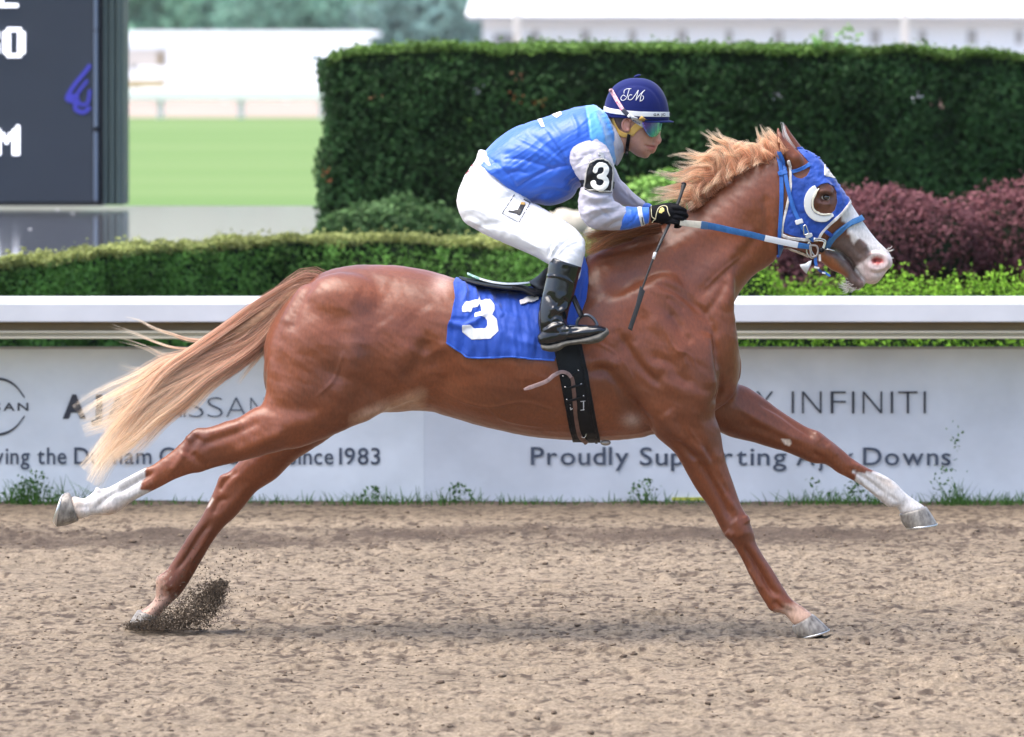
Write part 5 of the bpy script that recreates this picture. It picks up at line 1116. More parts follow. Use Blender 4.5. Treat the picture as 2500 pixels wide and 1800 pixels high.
ring(B, [(460,1160), (520,1165), (535,1210), (520,1250), (480,1262), (470,1230)], .0042, bty-.004, mat('bit_grey', (.30, .26, .24), .5, metal=.3), 'bit_plate')
link('bit_stop', mesh(*ellipsoid(W(*B((566,1200))[0], bty-.004), (.0105, .010, .0105))), M_black, BR)
link('bit_mouthpiece', mesh(*tube([W(*B(p)[0], bty+.004) for p in ((580,1195), (630,1195), (680,1210))], .0035, 8)), M_steel, BR)
def ribbon(pts, w, m, nm, par, z=None, th=.003, ncross=None):
    """pts: list of (px, py, y)"""
    p = catmull([W(a, b, c) for a, b, c in pts], 8); T = np.gradient(p, axis=0); T /= np.linalg.norm(T, axis=1, keepdims=True)
    N = np.cross(T, (0, 1, 0)); N /= np.linalg.norm(N, axis=1, keepdims=True); ww = np.interp(np.linspace(0, 1, len(p)), np.linspace(0, 1, len(w)), w) if np.ndim(w) else np.full(len(p), w)
    n = len(p); a = p+N*ww[:, None]/2; b = p-N*ww[:, None]/2; q = np.cross(N, T)*th; fs = []
    for i in range(n-1): fs += [(i, i+1, n+i+1, n+i), (2*n+i, 3*n+i, 3*n+i+1, 2*n+i+1), (i, 2*n+i, 2*n+i+1, i+1), (n+i, n+i+1, 3*n+i+1, 3*n+i)]
    fs += [(0, n, 3*n, 2*n), (n-1, 3*n-1, 4*n-1, 2*n-1)]
    me = mesh(np.vstack((a, b, a+q, b+q)), fs); bm = bmesh.new(); bm.from_mesh(me); bmesh.ops.recalc_face_normals(bm, faces=bm.faces); bm.to_mesh(me); bm.free()
    return bev(link(nm, me, m, par), .0008)
rein = D_((655,1076), (760,1088), (865,1100), (1000,1120), (1180,1160), (1350,1195), (1500,1232), (1665,1268), (1830,1302), (1950,1320))
ry = np.interp([p[0] for p in rein], (rein[0][0], rein[-1][0]), (-.225, bty-.006))
R3 = [(p[0], p[1], y) for p, y in zip(rein, ry)]
M_rub = mat('rein_rubber', (.025, .12, .32), .6, .4, noise=(50, .25, 4), bump=(240, .6, .002))
ribbon(R3[:3], [.022, .027], mat('cream_grip', (.62, .56, .46), .7, noise=(40, .15, 4), bump=(90, .4, .002)), 'rein_grip', BR)
ribbon(R3[2:7], [.026, .023], M_rub, 'rein', BR, th=.004)
ribbon([(x, y, c-.002) for x, y, c in [R3[2], tuple((np.array(R3[2])+np.array(R3[3]))/2)]], [.030, .029], mat('dark_blue_tape', (.04, .11, .24), .5), 'rein_tape', BR, th=.007)
ribbon(R3[6:9], [.024, .024], M_white, 'rein_tape', BR, th=.005)
ribbon(R3[8:], [.022, .020], M_rub, 'rein_end', BR)
cy = bty-.002
ribbon([(*B((512,1262))[0], cy), (*B((512,1300))[0], cy), (*B((520,1340))[0], cy)], .012, M_webb, 'chin_strap', BR)
ribbon([(*B((520,1350))[0], cy), (*B((560,1392))[0], cy+.01), (*B((600,1400))[0], cy+.03)], .009, mat('navy_webbing', (.015, .05, .25), .5), 'chin_strap', BR)
ribbon([(*B((590,1395))[0], cy), (*B((615,1415))[0], cy), (*B((642,1432))[0], cy-.004)], [.006, .009, .007], M_webb, 'chin_strap', BR)
ribbon([(*B((500,1352))[0], cy-.003), (*B((545,1362))[0], cy-.003)], .007, M_white, 'keeper', BR); ribbon([(*B((570,1402))[0], cy-.003), (*B((600,1408))[0], cy-.003)], .006, M_white, 'keeper', BR)
ribbon([(*B((548,1240))[0], cy-.002), (*B((552,1300))[0], cy-.002)], .009, M_trim, 'keeper', BR)
TT = link('tongue_tie', slab(B((372,1330),(420,1322),(455,1300),(478,1290),(472,1330),(450,1370),(432,1412),(412,1392),(380,1352)), cy-.001, cy+.002), M_white, BR)
ribbon([(*B((185,1250))[0], -.06), (*B((172,1262))[0], -.06)], .010, mat('navy_webbing', (.015, .05, .25), .5), 'strap_tip', BR)
# ================================================================ THE JOCKEY
JO = empty('person', W(1330, 640, 0), 'jockey in blue vest and white breeches crouching over the racing horse', 'jockey')
M_skin = mat('skin', (.56, .31, .22), .48, .4, attr='Col', noise=(45, .08, 4), bump=(220, .12, .0008), sss=.12)
# continuous body under the clothes
sk = [loft(rg(A, ((1345,320), (1330,440), 0, .05), ((1375,260), (1345,500), 0, .066), ((1430,220), (1380,570), 0, .076), ((1500,200), (1450,640), 0, .078, .0, 2.2), ((1580,210), (1530,700), 0, .070, .15, 2.3), ((1650,240), (1590,708), 0, .056, .2, 2.3), ((1690,340), (1635,680), 0, .042, .25)), 6, 40),
      loft(rg(A, ((1330,420), (1560,600), 0, .062), ((1300,520), (1460,665), 0, .060), ((1240,600), (1360,720), 0, .06), ((1130,620), (1260,820), 0, .10)), 5, 28),
      loft(rg(A, ((1680,470), (1640,480), 0, .010), ((1692,520), (1640,530), 0, .011), ((1702,555), (1640,562), 0, .013), ((1710,580), (1642,588), 0, .0165), ((1703,599), (1650,604), 0, .015)), 5, 20, (.5, .5))]
def ab(x, y, yc, rx, rz, ry, rot=0): c = W(*A((x, y))[0], yc); return ellipsoid(c, (rx*.3307/640, ry, rz*.3307/640), rot)
sk += [ab(1640, 621, 0, 19, 9, .020, .3), ab(1632, 646, 0, 19, 10, .018, .2), ab(1585, 692, 0, 34, 24, .026), ab(1560, 560, -.040, 50, 34, .028), ab(1560, 560, .040, 50, 34, .028), ab(1655, 470, 0, 36, 26, .045), ab(1688, 592, -.014, 10, 9, .008), ab(1688, 592, .014, 10, 9, .008)]
# trunk, arms and legs inside the clothes
sk += [loft(rg(A, ((420,760), (640,960), 0, .12), ((620,560), (880,980), 0, .13), ((900,470), (1080,860), 0, .13), ((1180,420), (1300,740), 0, .12)), 4, 20),
       loft(rg(A, ((400,900), (640,1080), -.09, .07), ((420,1120), (720,1130), -.12, .065), ((700,1250), (880,1180), -.18, .055), ((960,1380), (1060,1300), -.25, .045), ((960,1480), (1060,1500), -.28, .04)), 4, 18),
       loft(rg(A, ((400,900), (640,1080), .09, .07), ((420,1120), (720,1130), .12, .065), ((700,1250), (880,1180), .18, .055), ((960,1380), (1060,1300), .25, .045), ((960,1480), (1060,1500), .28, .04)), 4, 18),
       loft(rg(A, ((1120,660), (1260,680), -.15, .045), ((1150,900), (1270,900), -.20, .040), ((1180,1120), (1290,1040), -.225, .036), ((1400,1205), (1420,1110), -.215, .028), ((1560,1185), (1570,1100), -.20, .022), ((1680,1180), (1680,1085), -.195, .024)), 5, 18),
       loft(rg(A, ((1200,700), (1300,720), .15, .045), ((1300,860), (1380,860), .18, .038), ((1420,1000), (1460,980), .16, .03), ((1560,1090), (1575,1055), .08, .022), ((1640,1120), (1645,1070), .02, .022)), 5, 18)]
skin = remesh(sk, .0041); smooth(skin, 5)
strokes(skin, [(A((1578,619),(1605,626),(1635,632),(1660,634)), 1.8, -6), (A((1652,580),(1644,596),(1646,608)), 2.5, -4), (A((1560,600),(1585,600),(1600,640)), 5, -2), (A((1540,640),(1570,655),(1600,660)), 6, 2),
               (A((1640,615),(1655,622)), 2, 1.5), (A((1596,664),(1630,668)), 2.5, -4), (A((1500,600),(1520,650)), 8, -2), (A((1650,600),(1668,606)), 2, -3)], ymax=.05)
co, no = arrays(skin); P = PX(co); col = np.tile(np.array((.40, .21, .155)), (len(co), 1)); 
def bl(poly, soft, c, a=1):
    q, _ = segdist(P, list(poly)+[poly[0]]); s = np.where(inside(P, poly), 1, -1)*q; m = (a*np.clip(s/soft*.5+.5, 0, 1))[:, None]; col[:] = col*(1-m)+np.array(c)*m
bl(A((1590,620),(1640,618),(1672,626),(1655,655),(1622,655),(1600,634)), 2, (.44, .13, .12), .8)
bl(A((1576,616),(1605,622),(1660,631),(1660,637),(1600,631)), 1.5, (.20, .06, .06), .8)
bl(A((1668,592),(1690,590),(1694,602),(1672,604)), 1.5, (.20, .07, .06), .8)
bl(A((1665,570),(1715,570),(1710,612),(1668,612)), 5, (.58, .24, .20), .6)
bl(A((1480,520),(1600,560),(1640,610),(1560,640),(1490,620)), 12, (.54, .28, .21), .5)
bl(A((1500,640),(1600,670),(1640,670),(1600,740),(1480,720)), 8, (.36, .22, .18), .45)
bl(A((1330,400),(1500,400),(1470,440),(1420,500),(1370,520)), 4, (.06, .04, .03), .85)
vcol(skin, col); link('body', skin, M_skin, JO)
# ear
ecx = A((1452,465))[0]; t = np.linspace(.5, 5.6, 22)
er = np.array([W(ecx[0]+a*.3307, ecx[1]+b*.3307, -.083-.006*math.sin(q)) for a, b, q in zip(32*np.cos(t)+4*np.sin(t), -46*np.sin(t), t)])
M_ear = mat('ear_skin', (.55, .25, .20), .5, sss=.12)
earm = remesh([tube(er, .0042, 8), ellipsoid(W(*ecx, -.080), (.014, .006, .021)), ellipsoid(W(*A((1462,505))[0], -.082), (.007, .005, .008))], .0016); smooth(earm, 4); link('ear', earm, M_ear, JO)

# vest
vest = remesh([loft(rg(A, ((345,735), (600,955), 0, .165, 0, 2.3), ((372,700), (690,1040), 0, .175, 0, 2.3), ((462,605), (795,1050), 0, .18, 0, 2.3), ((600,500), (905,1062), 0, .18, 0, 2.3), ((725,450), (1040,1012), 0, .185, 0, 2.3), ((862,410), (1100,935), 0, .19, -.02, 2.3), ((1000,362), (1190,860), 0, .195, 0, 2.4),
                         ((1120,330), (1290,810), 0, .19, .05, 2.3), ((1215,322), (1365,762), 0, .155, .05), ((1285,365), (1390,705), 0, .10)), 6, 48, (.25, .2))], .0042)
smooth(vest, 6)
vf = [(A((790,440),(860,520),(920,610),(980,700),(1020,790)), 4, -5), (A((640,940),(720,880),(830,820),(940,780),(1060,770)), 4, -6), (A((690,1000),(820,900),(980,840),(1090,850)), 16, 4)]
for k, pl in enumerate((((640,560),(760,620),(880,680),(980,760)), ((700,520),(820,600),(930,690),(1020,780)), ((560,640),(700,670),(840,720),(960,790)), ((520,720),(660,720),(800,760),(930,800)), ((480,800),(580,780),(640,800)), ((440,720),(520,680),(600,690)),
                        ((820,470),(900,560),(960,660)), ((880,440),(960,560),(1010,700)), ((900,500),(970,600),(1010,740)), ((560,830),(640,810),(720,830)), ((720,960),(840,920),(960,930),(1060,960)), ((760,1020),(860,980),(960,960)), ((1040,380),(1080,470),(1090,560)), ((1000,860),(1060,900),(1090,960)), ((620,900),(700,860),(780,860)), ((420,770),(480,740),(520,750)), ((600,600),(760,660),(900,740)), ((780,700),(880,740),(960,780)))):
    vf.append((A(*pl), 5+(k % 3)*2, (-5 if k % 2 else 4.5)))
vf += [(A((400,690),(470,740),(560,820),(640,930)), 4, -5), (A((1150,340),(1170,450),(1180,560)), 2.5, -4), (A((1250,350),(1300,480),(1330,600),(1370,700)), 8, -5), (A((1220,380),(1260,500),(1290,600)), 6, 4)]
strokes(vest, vf, ymax=.1); smooth(vest, 1); creases(vest, .0024, (.20, .12, .036), -.65, 4, 3); creases(vest, .0005, (.06, .05, .014), -.8, 3, 23)
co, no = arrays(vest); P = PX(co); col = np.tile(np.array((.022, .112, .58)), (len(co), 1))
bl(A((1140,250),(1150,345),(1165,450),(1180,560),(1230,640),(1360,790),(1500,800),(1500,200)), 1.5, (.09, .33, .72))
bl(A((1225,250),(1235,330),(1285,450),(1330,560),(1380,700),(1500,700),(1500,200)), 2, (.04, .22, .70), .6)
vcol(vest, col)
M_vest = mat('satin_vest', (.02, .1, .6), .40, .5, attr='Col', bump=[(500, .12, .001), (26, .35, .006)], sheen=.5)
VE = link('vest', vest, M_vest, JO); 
link('back_lettering', shell(vest, sd_poly(A((790,425),(825,425),(848,485),(822,487))), .0018, .001, near=False), M_white, VE)
link('back_patch', shell(vest, sd_poly(A((900,395),(965,370),(975,392),(935,420))), .0018, .001, near=False), M_white, VE)
collar = remesh([loft(rg(A, ((1262,385), (1378,772), 0, .105), ((1300,415), (1405,745), 0, .092), ((1338,440), (1442,650), 0, .075)), 6, 36, (.1, .05))], .0036); smooth(collar, 5)
strokes(collar, [(A((1390,650),(1400,700),(1395,760)), 4, -4), (A((1340,480),(1380,580),(1410,650)), 4, 3)], ymax=.1)
M_slv = mat('lilac_grey_silk', (.42, .40, .47), .5, .45, noise=(7, .05, 3), bump=[(600, .12, .001), (34, .4, .005)], sheen=.3)
link('collar', collar, mat('grey_knit', (.46, .44, .50), .75, .3, bump=(420, .9, .002)), JO)
# sleeves
slvN = remesh([loft(rg(A, ((1150,568), (1262,575), -.14, .05), ((1050,630), (1322,660), -.165, .078), ((1030,730), (1362,790), -.185, .085), ((1074,830), (1356,880), -.20, .080), ((1118,900), (1350,950), -.21, .075), ((1096,1000), (1347,1010), -.22, .072), ((1098,1110), (1362,1040), -.228, .066),
                        ((1150,1205), (1392,1052), -.228, .058), ((1240,1244), (1420,1066), -.222, .052), ((1330,1250), (1440,1072), -.216, .048), ((1412,1247), (1455,1076), -.21, .044)), 6, 40, (.6, .1))], .0040)
smooth(slvN, 6)
sf = []
for k, pl in enumerate((((1060,700),(1100,640),(1180,620)), ((1080,780),(1140,700),(1230,680)), ((1240,620),(1290,700),(1330,760)), ((1110,900),(1180,960),(1300,970)), ((1120,960),(1200,1010),(1320,1010)), ((1110,1060),(1200,1060),(1340,1050)), ((1130,1130),(1220,1090),(1330,1080)), ((1160,1200),(1260,1140),(1380,1110)),
                        ((1220,1230),(1320,1170),(1420,1130)), ((1300,1240),(1370,1190),(1430,1170)), ((1150,1080),(1180,1150),(1240,1210)), ((1120,1000),(1160,1080),(1180,1120)), ((1060,640),(1090,720),(1100,800)), ((1180,580),(1250,610),(1300,660)), ((1330,1000),(1345,1040),(1400,1060)), ((1180,1040),(1260,1090),(1330,1160)), ((1160,640),(1200,760),(1180,860)))):
    sf.append((A(*pl), 4.5+(k % 3)*1.5, (-6 if k % 2 else 5)))
strokes(slvN, sf, ymax=.3); creases(slvN, .0028, (.09, .07, .026), -.25, 4, 43); creases(slvN, .0006, (.05, .04, .012), .3, 3, 53); link('sleeve', slvN, M_slv, JO)
slvF = remesh([loft(rg(A, ((1200,640), (1240,800), .15, .07), ((1300,720), (1300,900), .17, .07), ((1362,780), (1310,960), .18, .065), ((1405,868), (1350,1030), .17, .055), ((1480,950), (1440,1072), .14, .045), ((1545,1005), (1510,1085), .10, .038), ((1592,1040), (1568,1095), .07, .032)), 6, 32, (.6, .1))], .0042)
smooth(slvF, 6); strokes(slvF, [(A((1380,860),(1430,920),(1480,1010)), 4, -5), (A((1420,880),(1470,960),(1530,1050)), 4, 4), (A((1400,950),(1450,1000),(1520,1060)), 4, -5), (A((1440,930),(1510,1000),(1570,1040)), 3, -3)], ymax=.4); link('sleeve', slvF, M_slv, JO)
M_cuff = mat('blue_cuff', (.035, .15, .66), .5, .4, bump=[(500, .2, .001), (60, .6, .004)], sheen=.3)
cuff = remesh([loft(rg(A, ((1400,1250), (1446,1070), -.21, .048), ((1470,1240), (1500,1074), -.208, .046), ((1540,1222), (1556,1076), -.204, .042), ((1612,1196), (1615,1076), -.20, .036)), 6, 32, (.1, .1))], .003); smooth(cuff, 4)
strokes(cuff, [(A((1440,1100),(1470,1200)), 3, -3), (A((1480,1090),(1500,1210)), 3, 3), (A((1440,1220),(1500,1180),(1540,1100)), 3, -3)], ymax=.2); CU = link('cuff', cuff, M_cuff, JO)
link('cuff_tape', shell(cuff, sd_line(A((1545,1078),(1555,1140),(1572,1210)), 10), .002, .002), M_white, CU)
link('cuff_marking', shell(cuff, sd_line(A((1563,1150),(1572,1200)), 2.4), .0028, .001), M_black, CU)
cuffF = remesh([loft(rg(A, ((1575,1046), (1562,1092), .07, .034), ((1610,1046), (1600,1100), .05, .034), ((1640,1062), (1630,1108), .035, .030)), 5, 24, (.1, .1))], .003); link('cuff', cuffF, M_cuff, JO)
# arm number
AN = link('arm_number_holder', shell(slvN, sd_poly(A((1142,950),(1148,880),(1155,800),(1175,745),(1215,722),(1270,716),(1315,735),(1345,780),(1350,830),(1335,970),(1240,960))), .006, .005), mat('black_vinyl', (.004, .004, .006), .4, .3), JO)
link('arm_strap', shell(slvN, lambda P: np.minimum(sd_line(A((1090,905),(1160,900),(1250,905),(1350,915)), 17)(P), 9), .004, .004, near=False), M_black, JO)
link('holder_binding', shell(slvN, lambda P: np.minimum(1.5-segdist(P, A((1146,945),(1152,880),(1160,800),(1180,752),(1218,730),(1270,724),(1310,742),(1338,784),(1342,830),(1328,962),(1240,952),(1146,945)))[0], 9), .0075, .002), mat('grey_binding', (.45, .43, .40), .6), AN)
three2 = strip(A((1215,800),(1225,780),(1258,768),(1288,782),(1292,815),(1272,842),(1250,850),(1278,862),(1294,890),(1280,925),(1248,936),(1218,920),(1208,895)), 12)
link('arm_numeral', shell(slvN, lambda P: 5.6-segdist(P, catmull(A((1216,812),(1226,782),(1258,768),(1288,782),(1292,815),(1272,843),(1246,852),(1278,862),(1294,892),(1280,925),(1248,938),(1216,922),(1208,896)), 5))[0], .0085, .003), mat('numeral_white', (.80, .78, .72), .6), AN)
link('holder_tab', shell(slvN, sd_line(A((1270,715),(1268,690),(1245,680)), 9), .004, .003), mat('clear_plastic', (.4, .4, .42), .3), AN)
# breeches
br = [loft(rg(A, ((352,690), (610,945), 0, .15, 0, 2.3), ((318,755), (650,1000), 0, .165, 0, 2.3), ((262,850), (660,1060), 0, .17, 0, 2.3), ((215,960), (600,1120), 0, .16), ((240,1080), (500,1180), 0, .12)), 5, 36)]
for s_ in (-1, 1):
    k = s_
    br.append(loft(rg(A, ((250,860), (700,960), k*.09, .085), ((208,960), (742,1032), k*.105, .092), ((200,1060), (800,1062), k*.12, .098), ((238,1165), (850,1092), k*.14, .098), ((335,1242), (905,1128), k*.16, .094), ((460,1302), (965,1162), k*.185, .088), ((610,1368), (1030,1205), k*.21, .082), ((750,1428), (1092,1255), k*.24, .076),
        ((840,1475), (1135,1320), k*.262, .070), ((880,1500), (1144,1400), k*.275, .064), ((893,1520), (1128,1480), k*.282, .058), ((905,1560), (1105,1590), k*.285, .050)), 6, 40))
brm = remesh(br, .0050); smooth(brm, 8)
bf = [(A((620,990),(560,1010),(500,1040),(440,1100)), 8, -5), (A((870,1440),(900,1350),(940,1270),(1020,1195)), 3.5, -7), (A((890,1450),(920,1370),(970,1300),(1060,1240)), 5, 4), (A((900,1440),(960,1370),(1040,1310),(1110,1290)), 3.5, -6), (A((940,1420),(1000,1360),(1090,1320)), 4, 4), (A((600,1180),(700,1220),(820,1270),(900,1330)), 10, -4), (A((560,1280),(700,1330),(820,1380)), 12, 4),
      (A((330,1240),(420,1200),(520,1210)), 8, -5), (A((230,1150),(300,1150),(400,1190)), 8, -5), (A((240,1100),(330,1090),(420,1130)), 6, 4), (A((330,780),(380,830),(500,870),(580,930)), 6, -4), (A((300,860),(400,890),(520,930),(600,990)), 6, 4), (A((260,930),(380,960),(480,1010)), 7, -4), (A((640,1100),(760,1110),(880,1150)), 9, 4), (A((720,1060),(830,1110),(940,1180)), 6, -4),
      (A((450,1090),(560,1150),(640,1230)), 7, -4), (A((660,1290),(760,1290),(850,1330)), 7, -4), (A((980,1220),(1060,1290),(1120,1370)), 6, -3), (A((370,720),(430,790),(540,850),(610,940)), 3, -5), (A((540,1180),(640,1270),(760,1350),(850,1420)), 7, 4), (A((760,1150),(860,1200),(960,1260)), 6, 3.5)]
strokes(brm, bf, ymax=.02); smooth(brm, 1); creases(brm, .0030, (.15, .10, .034), .55, 4, 63); creases(brm, .0006, (.06, .05, .014), .3, 3, 73)
BRM = link('breeches', brm, mat('white_nylon', (.66, .66, .69), .55, .4, noise=(5, .03, 3), bump=[(500, .1, .001), (30, .35, .005)], sheen=.2), JO)
M_ink = mat('black_print', (.015, .015, .018), .6)
def onb(me, pts, w, m, nm, par, off=.0016, th=.0014): return link(nm, shell(me, sd_line(pts, w), off, th), m, par)
lg = A((622,985),(532,1122),(655,1190),(738,1045))
for i in range(4): onb(brm, [lg[i], lg[(i+1) % 4]] if i < 3 else [lg[3], A((690,1020))[0]], 2.0, M_ink, 'badge_border', BRM)
link('badge_boot_leg', shell(brm, sd_poly(A((670,1048),(706,1056),(664,1142),(640,1130),(646,1100))), .0018, .0014), M_ink, BRM)
link('badge_boot_foot', shell(brm, sd_poly(A((652,1098),(648,1128),(628,1124),(576,1112),(578,1101),(612,1106),(634,1098))), .0021, .0014), M_ink, BRM)
text_on(bvh(brm), 'GUILD', *A((549,1137))[0], 5.2, mat('pale_print', (.32, .32, .36), .6), 'badge_letter', BRM, .0018, rot=.47, wx=1.1)
link('badge_boot_top', shell(brm, sd_poly(A((672,1040),(704,1046),(698,1062),(664,1058))), .0022, .0014), mat('gold_print', (.5, .3, .08), .5), BRM)
# little red embroidery at the back of the waistband
for x, y in ((312,772), (272,828), (285,812)): link('embroidery', shell(brm, lambda P, x=x, y=y: 2.2-np.linalg.norm(P-np.array(A((x, y))[0]), axis=1), .002, .0015), mat('red_thread', (.5, .12, .14), .6), BRM)
# boots
M_boot = mat('patent_leather', (.002, .003, .006), .12, .35, coat=.55, bump=(24, .35, .006))
M_sole = mat('worn_sole', (.105, .10, .088), .7, .3, noise=(40, .4, 4), bump=(120, .6, .003))
for s_ in (-1, 1):
    dy = lambda y: s_*y
    bt = remesh([loft(rg(C_, ((864,90), (1110,172), dy(.286), .062), ((846,150), (1100,212), dy(.29), .061), ((830,250), (1076,300), dy(.296), .058), ((810,340), (1058,370), dy(.302), .056), ((786,430), (1040,432), dy(.31), .053), ((766,520), (1012,510), dy(.318), .050), ((760,600), (1000,590), dy(.325), .048), ((768,660), (1010,640), dy(.33), .046), ((778,720), (1020,700), dy(.334), .042)), 6, 40, (.05, .5)),
                 loft(rg(C_, ((776,700), (812,800), dy(.335), .034), ((800,665), (860,815), dy(.335), .040), ((870,630), (930,800), dy(.335), .043), ((960,615), (1010,775), dy(.337), .045), ((1060,632), (1100,760), dy(.34), .047), ((1150,632), (1190,745), dy(.343), .047), ((1240,632), (1255,720), dy(.346), .042), ((1300,650), (1306,705), dy(.348), .030)), 6, 32, (.7, .7))], .0036)
    smooth(bt, 4)
    if s_ < 0:
        strokes(bt, [(C_((820,240),(900,243),(980,262),(1055,312)), 2.2, 3), (C_((920,470),(860,420),(830,380)), 8, -6), (C_((890,540),(960,470),(1000,420)), 8, -8), (C_((850,600),(900,560),(960,560)), 7, -7), (C_((870,500),(930,520),(980,500)), 7, 8), (C_((800,660),(880,610),(960,600)), 4, -6), (C_((820,680),(900,640),(990,620)), 4, 5), (C_((960,560),(990,590),(1010,630)), 3.5, -6),
                     (C_((930,590),(960,620),(980,650)), 3, 4), (C_((905,110),(900,240),(880,400)), 9, 4), (C_((980,150),(970,280),(950,400)), 10, -3.5), (C_((900,650),(930,690),(960,720)), 3, 4), (C_((1000,650),(1010,690),(990,730)), 3, 3.5), (C_((880,700),(960,690),(1100,670)), 3, -3), (C_((1040,640),(1120,640),(1180,650)), 4, 3)], ymax=.1)
    BO = link('boot', bt, M_boot, JO)
    v, f = loft(rg(C_, ((790,785), (806,835), dy(.337), .036), ((850,782), (866,847), dy(.337), .042), ((915,768), (930,836), dy(.337), .044), ((975,752), (990,800), dy(.339), .043), ((1070,738), (1085,786), dy(.342), .048), ((1150,716), (1180,785), dy(.345), .050), ((1230,690), (1262,765), dy(.348), .046), ((1296,655), (1322,712), dy(.350), .030)), 6, 32, (.5, .6)); link('sole', mesh(v, f), M_sole, BO)
# helmet
hv, hf_ = [], []; c0 = W(*A((1524,412))[0], 0); s1 = .3307/640; nu, nv = 56, 22
for i in range(nv+1):
    ph = math.pi/2*i/nv; cz = math.cos(ph)**(2/2.3); sz = math.sin(ph)**(2/2.3) if i else 0
    for j in range(nu):
        a = 2*math.pi*j/nu; x = 241*s1*cz*math.cos(a); y = .116*cz*math.sin(a); z = 290*s1*sz
        hv.append((c0[0]+x, y, c0[2]+z-x*.055*(1-sz)))
    if i < nv: hf_ += [(i*nu+j, i*nu+(j+1) % nu, (i+1)*nu+(j+1) % nu, (i+1)*nu+j) for j in range(nu)]
k0 = len(hv); hv = np.array(hv); low = hv[:nu].copy(); low[:, 2] -= .006; low2 = c0+(low-c0)*np.array((.9, .9, 1)); hv = np.vstack((hv, low, low2, [c0]))
for j in range(nu):
    j2 = (j+1) % nu; hf_ += [(k0+j, k0+j2, j2, j), (k0+nu+j, k0+nu+j2, k0+j2, k0+j), (k0+2*nu, k0+nu+j2, k0+nu+j)]
M_velv = mat('navy_velvet', (.006, .012, .095), .8, .15, bump=(300, .15, .001), sheen=.12)
helm = remesh([(hv, hf_)], .0030); smooth(helm, 4)
strokes(helm, [(A((1345,330),(1380,230),(1450,185),(1540,175),(1630,205),(1690,280),(1705,350)), 4, -2.5)], ymax=.0)
HEL = link('helmet', helm, M_velv, JO)
link('helmet_button', mesh(*ellipsoid(W(*A((1530,108))[0], 0), (.014, .012, .005), -.3)), M_velv, HEL)
# peak
pv, pf = [], []; th = np.linspace(-1.25, 1.25, 25)
for t_ in th:
    o_ = 1-(abs(t_)/1.25)**2.2
    for r_, dz in ((.93, -.004), (1.0+.125*o_, -.0075)):
        for dd in (0, -.0042): pv.append((c0[0]+241*s1*r_*1.10*math.cos(t_)-.012, .116*r_*math.sin(t_), c0[2]-241*s1*.07+dz+dd+(.004 if r_ < 1 else 0)))
for i in range(24):
    b = i*4; pf += [(b, b+4, b+6, b+2), (b+1, b+3, b+7, b+5), (b+2, b+6, b+7, b+3), (b, b+1, b+5, b+4)]
pm_ = mesh(pv, pf); bm = bmesh.new(); bm.from_mesh(pm_); bmesh.ops.recalc_face_normals(bm, faces=bm.faces); bm.to_mesh(pm_); bm.free()
bev(link('peak', pm_, M_velv, HEL), .0015)
T_helm = bvh(helm)
band = lambda P: sd_line(A((1270,342),(1320,362),(1400,375),(1520,387),(1640,392),(1775,392)), 12)(P)
link('helmet_band', shell(helm, band, .0022, .002, near=False), M_white, HEL)
# white script initials: J . M drawn as thin raised stitches
Z2 = zoom(1416, 171, .1194)
for pl in (((900,480),(905,425),(950,390),(1000,385),(1050,384)), ((1010,392),(985,470),(960,550),(915,612),(860,622),(835,590),(850,545),(890,515),(935,545)), ((962,600),(968,604)), ((1065,512),(1015,515),(985,565),(1008,612),(1060,598),(1120,525),(1192,415)), ((1192,415),(1168,520),(1142,625)), ((1142,625),(1225,505),(1325,412)), ((1325,412),(1272,470),(1240,560),(1226,645)), ((1226,640),(1280,615),(1302,560),(1278,525))):
    p = [hit(T_helm, x, y, .0015) for x, y in catmull(Z2(*pl), 5)] if len(pl) > 2 else [hit(T_helm, *Z2(q)[0], .0015) for q in pl]
    link('initial_stitching', mesh(*tube(p, .00125, 6)), M_white, HEL)
text_on(T_helm, 'GA JOCK', *A((1650,403))[0], 5.6, M_ink, 'band_letter', HEL, .0045, rot=-.02, thin=.03, wx=1.15)
# harness and goggles
hs = bvh(helm, skin)
def on(tree, pts, w, m, nm, par, off, th=.0025, step=4): return link(nm, drape(tree, strip(A(*pts), w), off, step, th, dflt=-.09), m, par)
M_yel = mat('tan_padding', (.62, .38, .10), .7, .3, bump=(90, .3, .002), sheen=.2)
on(hs, [(1335,425),(1352,470),(1385,520),(1430,545),(1462,545)], 11, M_yel, 'harness_pad', JO, .004, .006)
on(hs, [(1585,420),(1550,465),(1510,500),(1478,545)], [20, 19, 17, 14], M_yel, 'harness_pad', JO, .005, .007)
on(hs, [(1468,540),(1460,600),(1452,690)], 8, M_black, 'chin_strap', JO, .005, .003)
lensb = loft(rg(A, ((1380,400), (1704,425), 0, .084, 0, 2.4), ((1380,560), (1700,560), 0, .084, 0, 2.4)), 4, 60, (0, 0))
lv, lf = [], []
LT = BVHTree.FromPolygons([tuple(p) for p in lensb[0]], lensb[1])
lm = drape(LT, catmull(A((1572,470),(1568,448),(1620,436),(1680,440),(1712,450),(1710,490),(1692,532),(1655,562),(1625,556),(1590,520),(1572,470)), 3)[:-1], .003, 4, .002, dflt=-.03)
co, _ = arrays(lm); P = PX(co); t = ((P[:, 0]-A((1575,0))[0][0])/(.3307*130)+.5*(P[:, 1]-A((0,500))[0][1])/(.3307*60)).clip(0, 1)[:, None]
cl = np.array((.20, .12, .62))*(1-t)+np.array((.02, .42, .36))*t; t2 = np.clip((t-.75)*4, 0, 1); cl = cl*(1-t2*.4)+np.array((.25, .55, .30))*t2*.4; vcol(lm, cl)
GO = link('goggles', lm, mat('mirror_lens', (.1, .3, .4), .10, .6, attr='Col', metal=.85, coat=.6), JO)
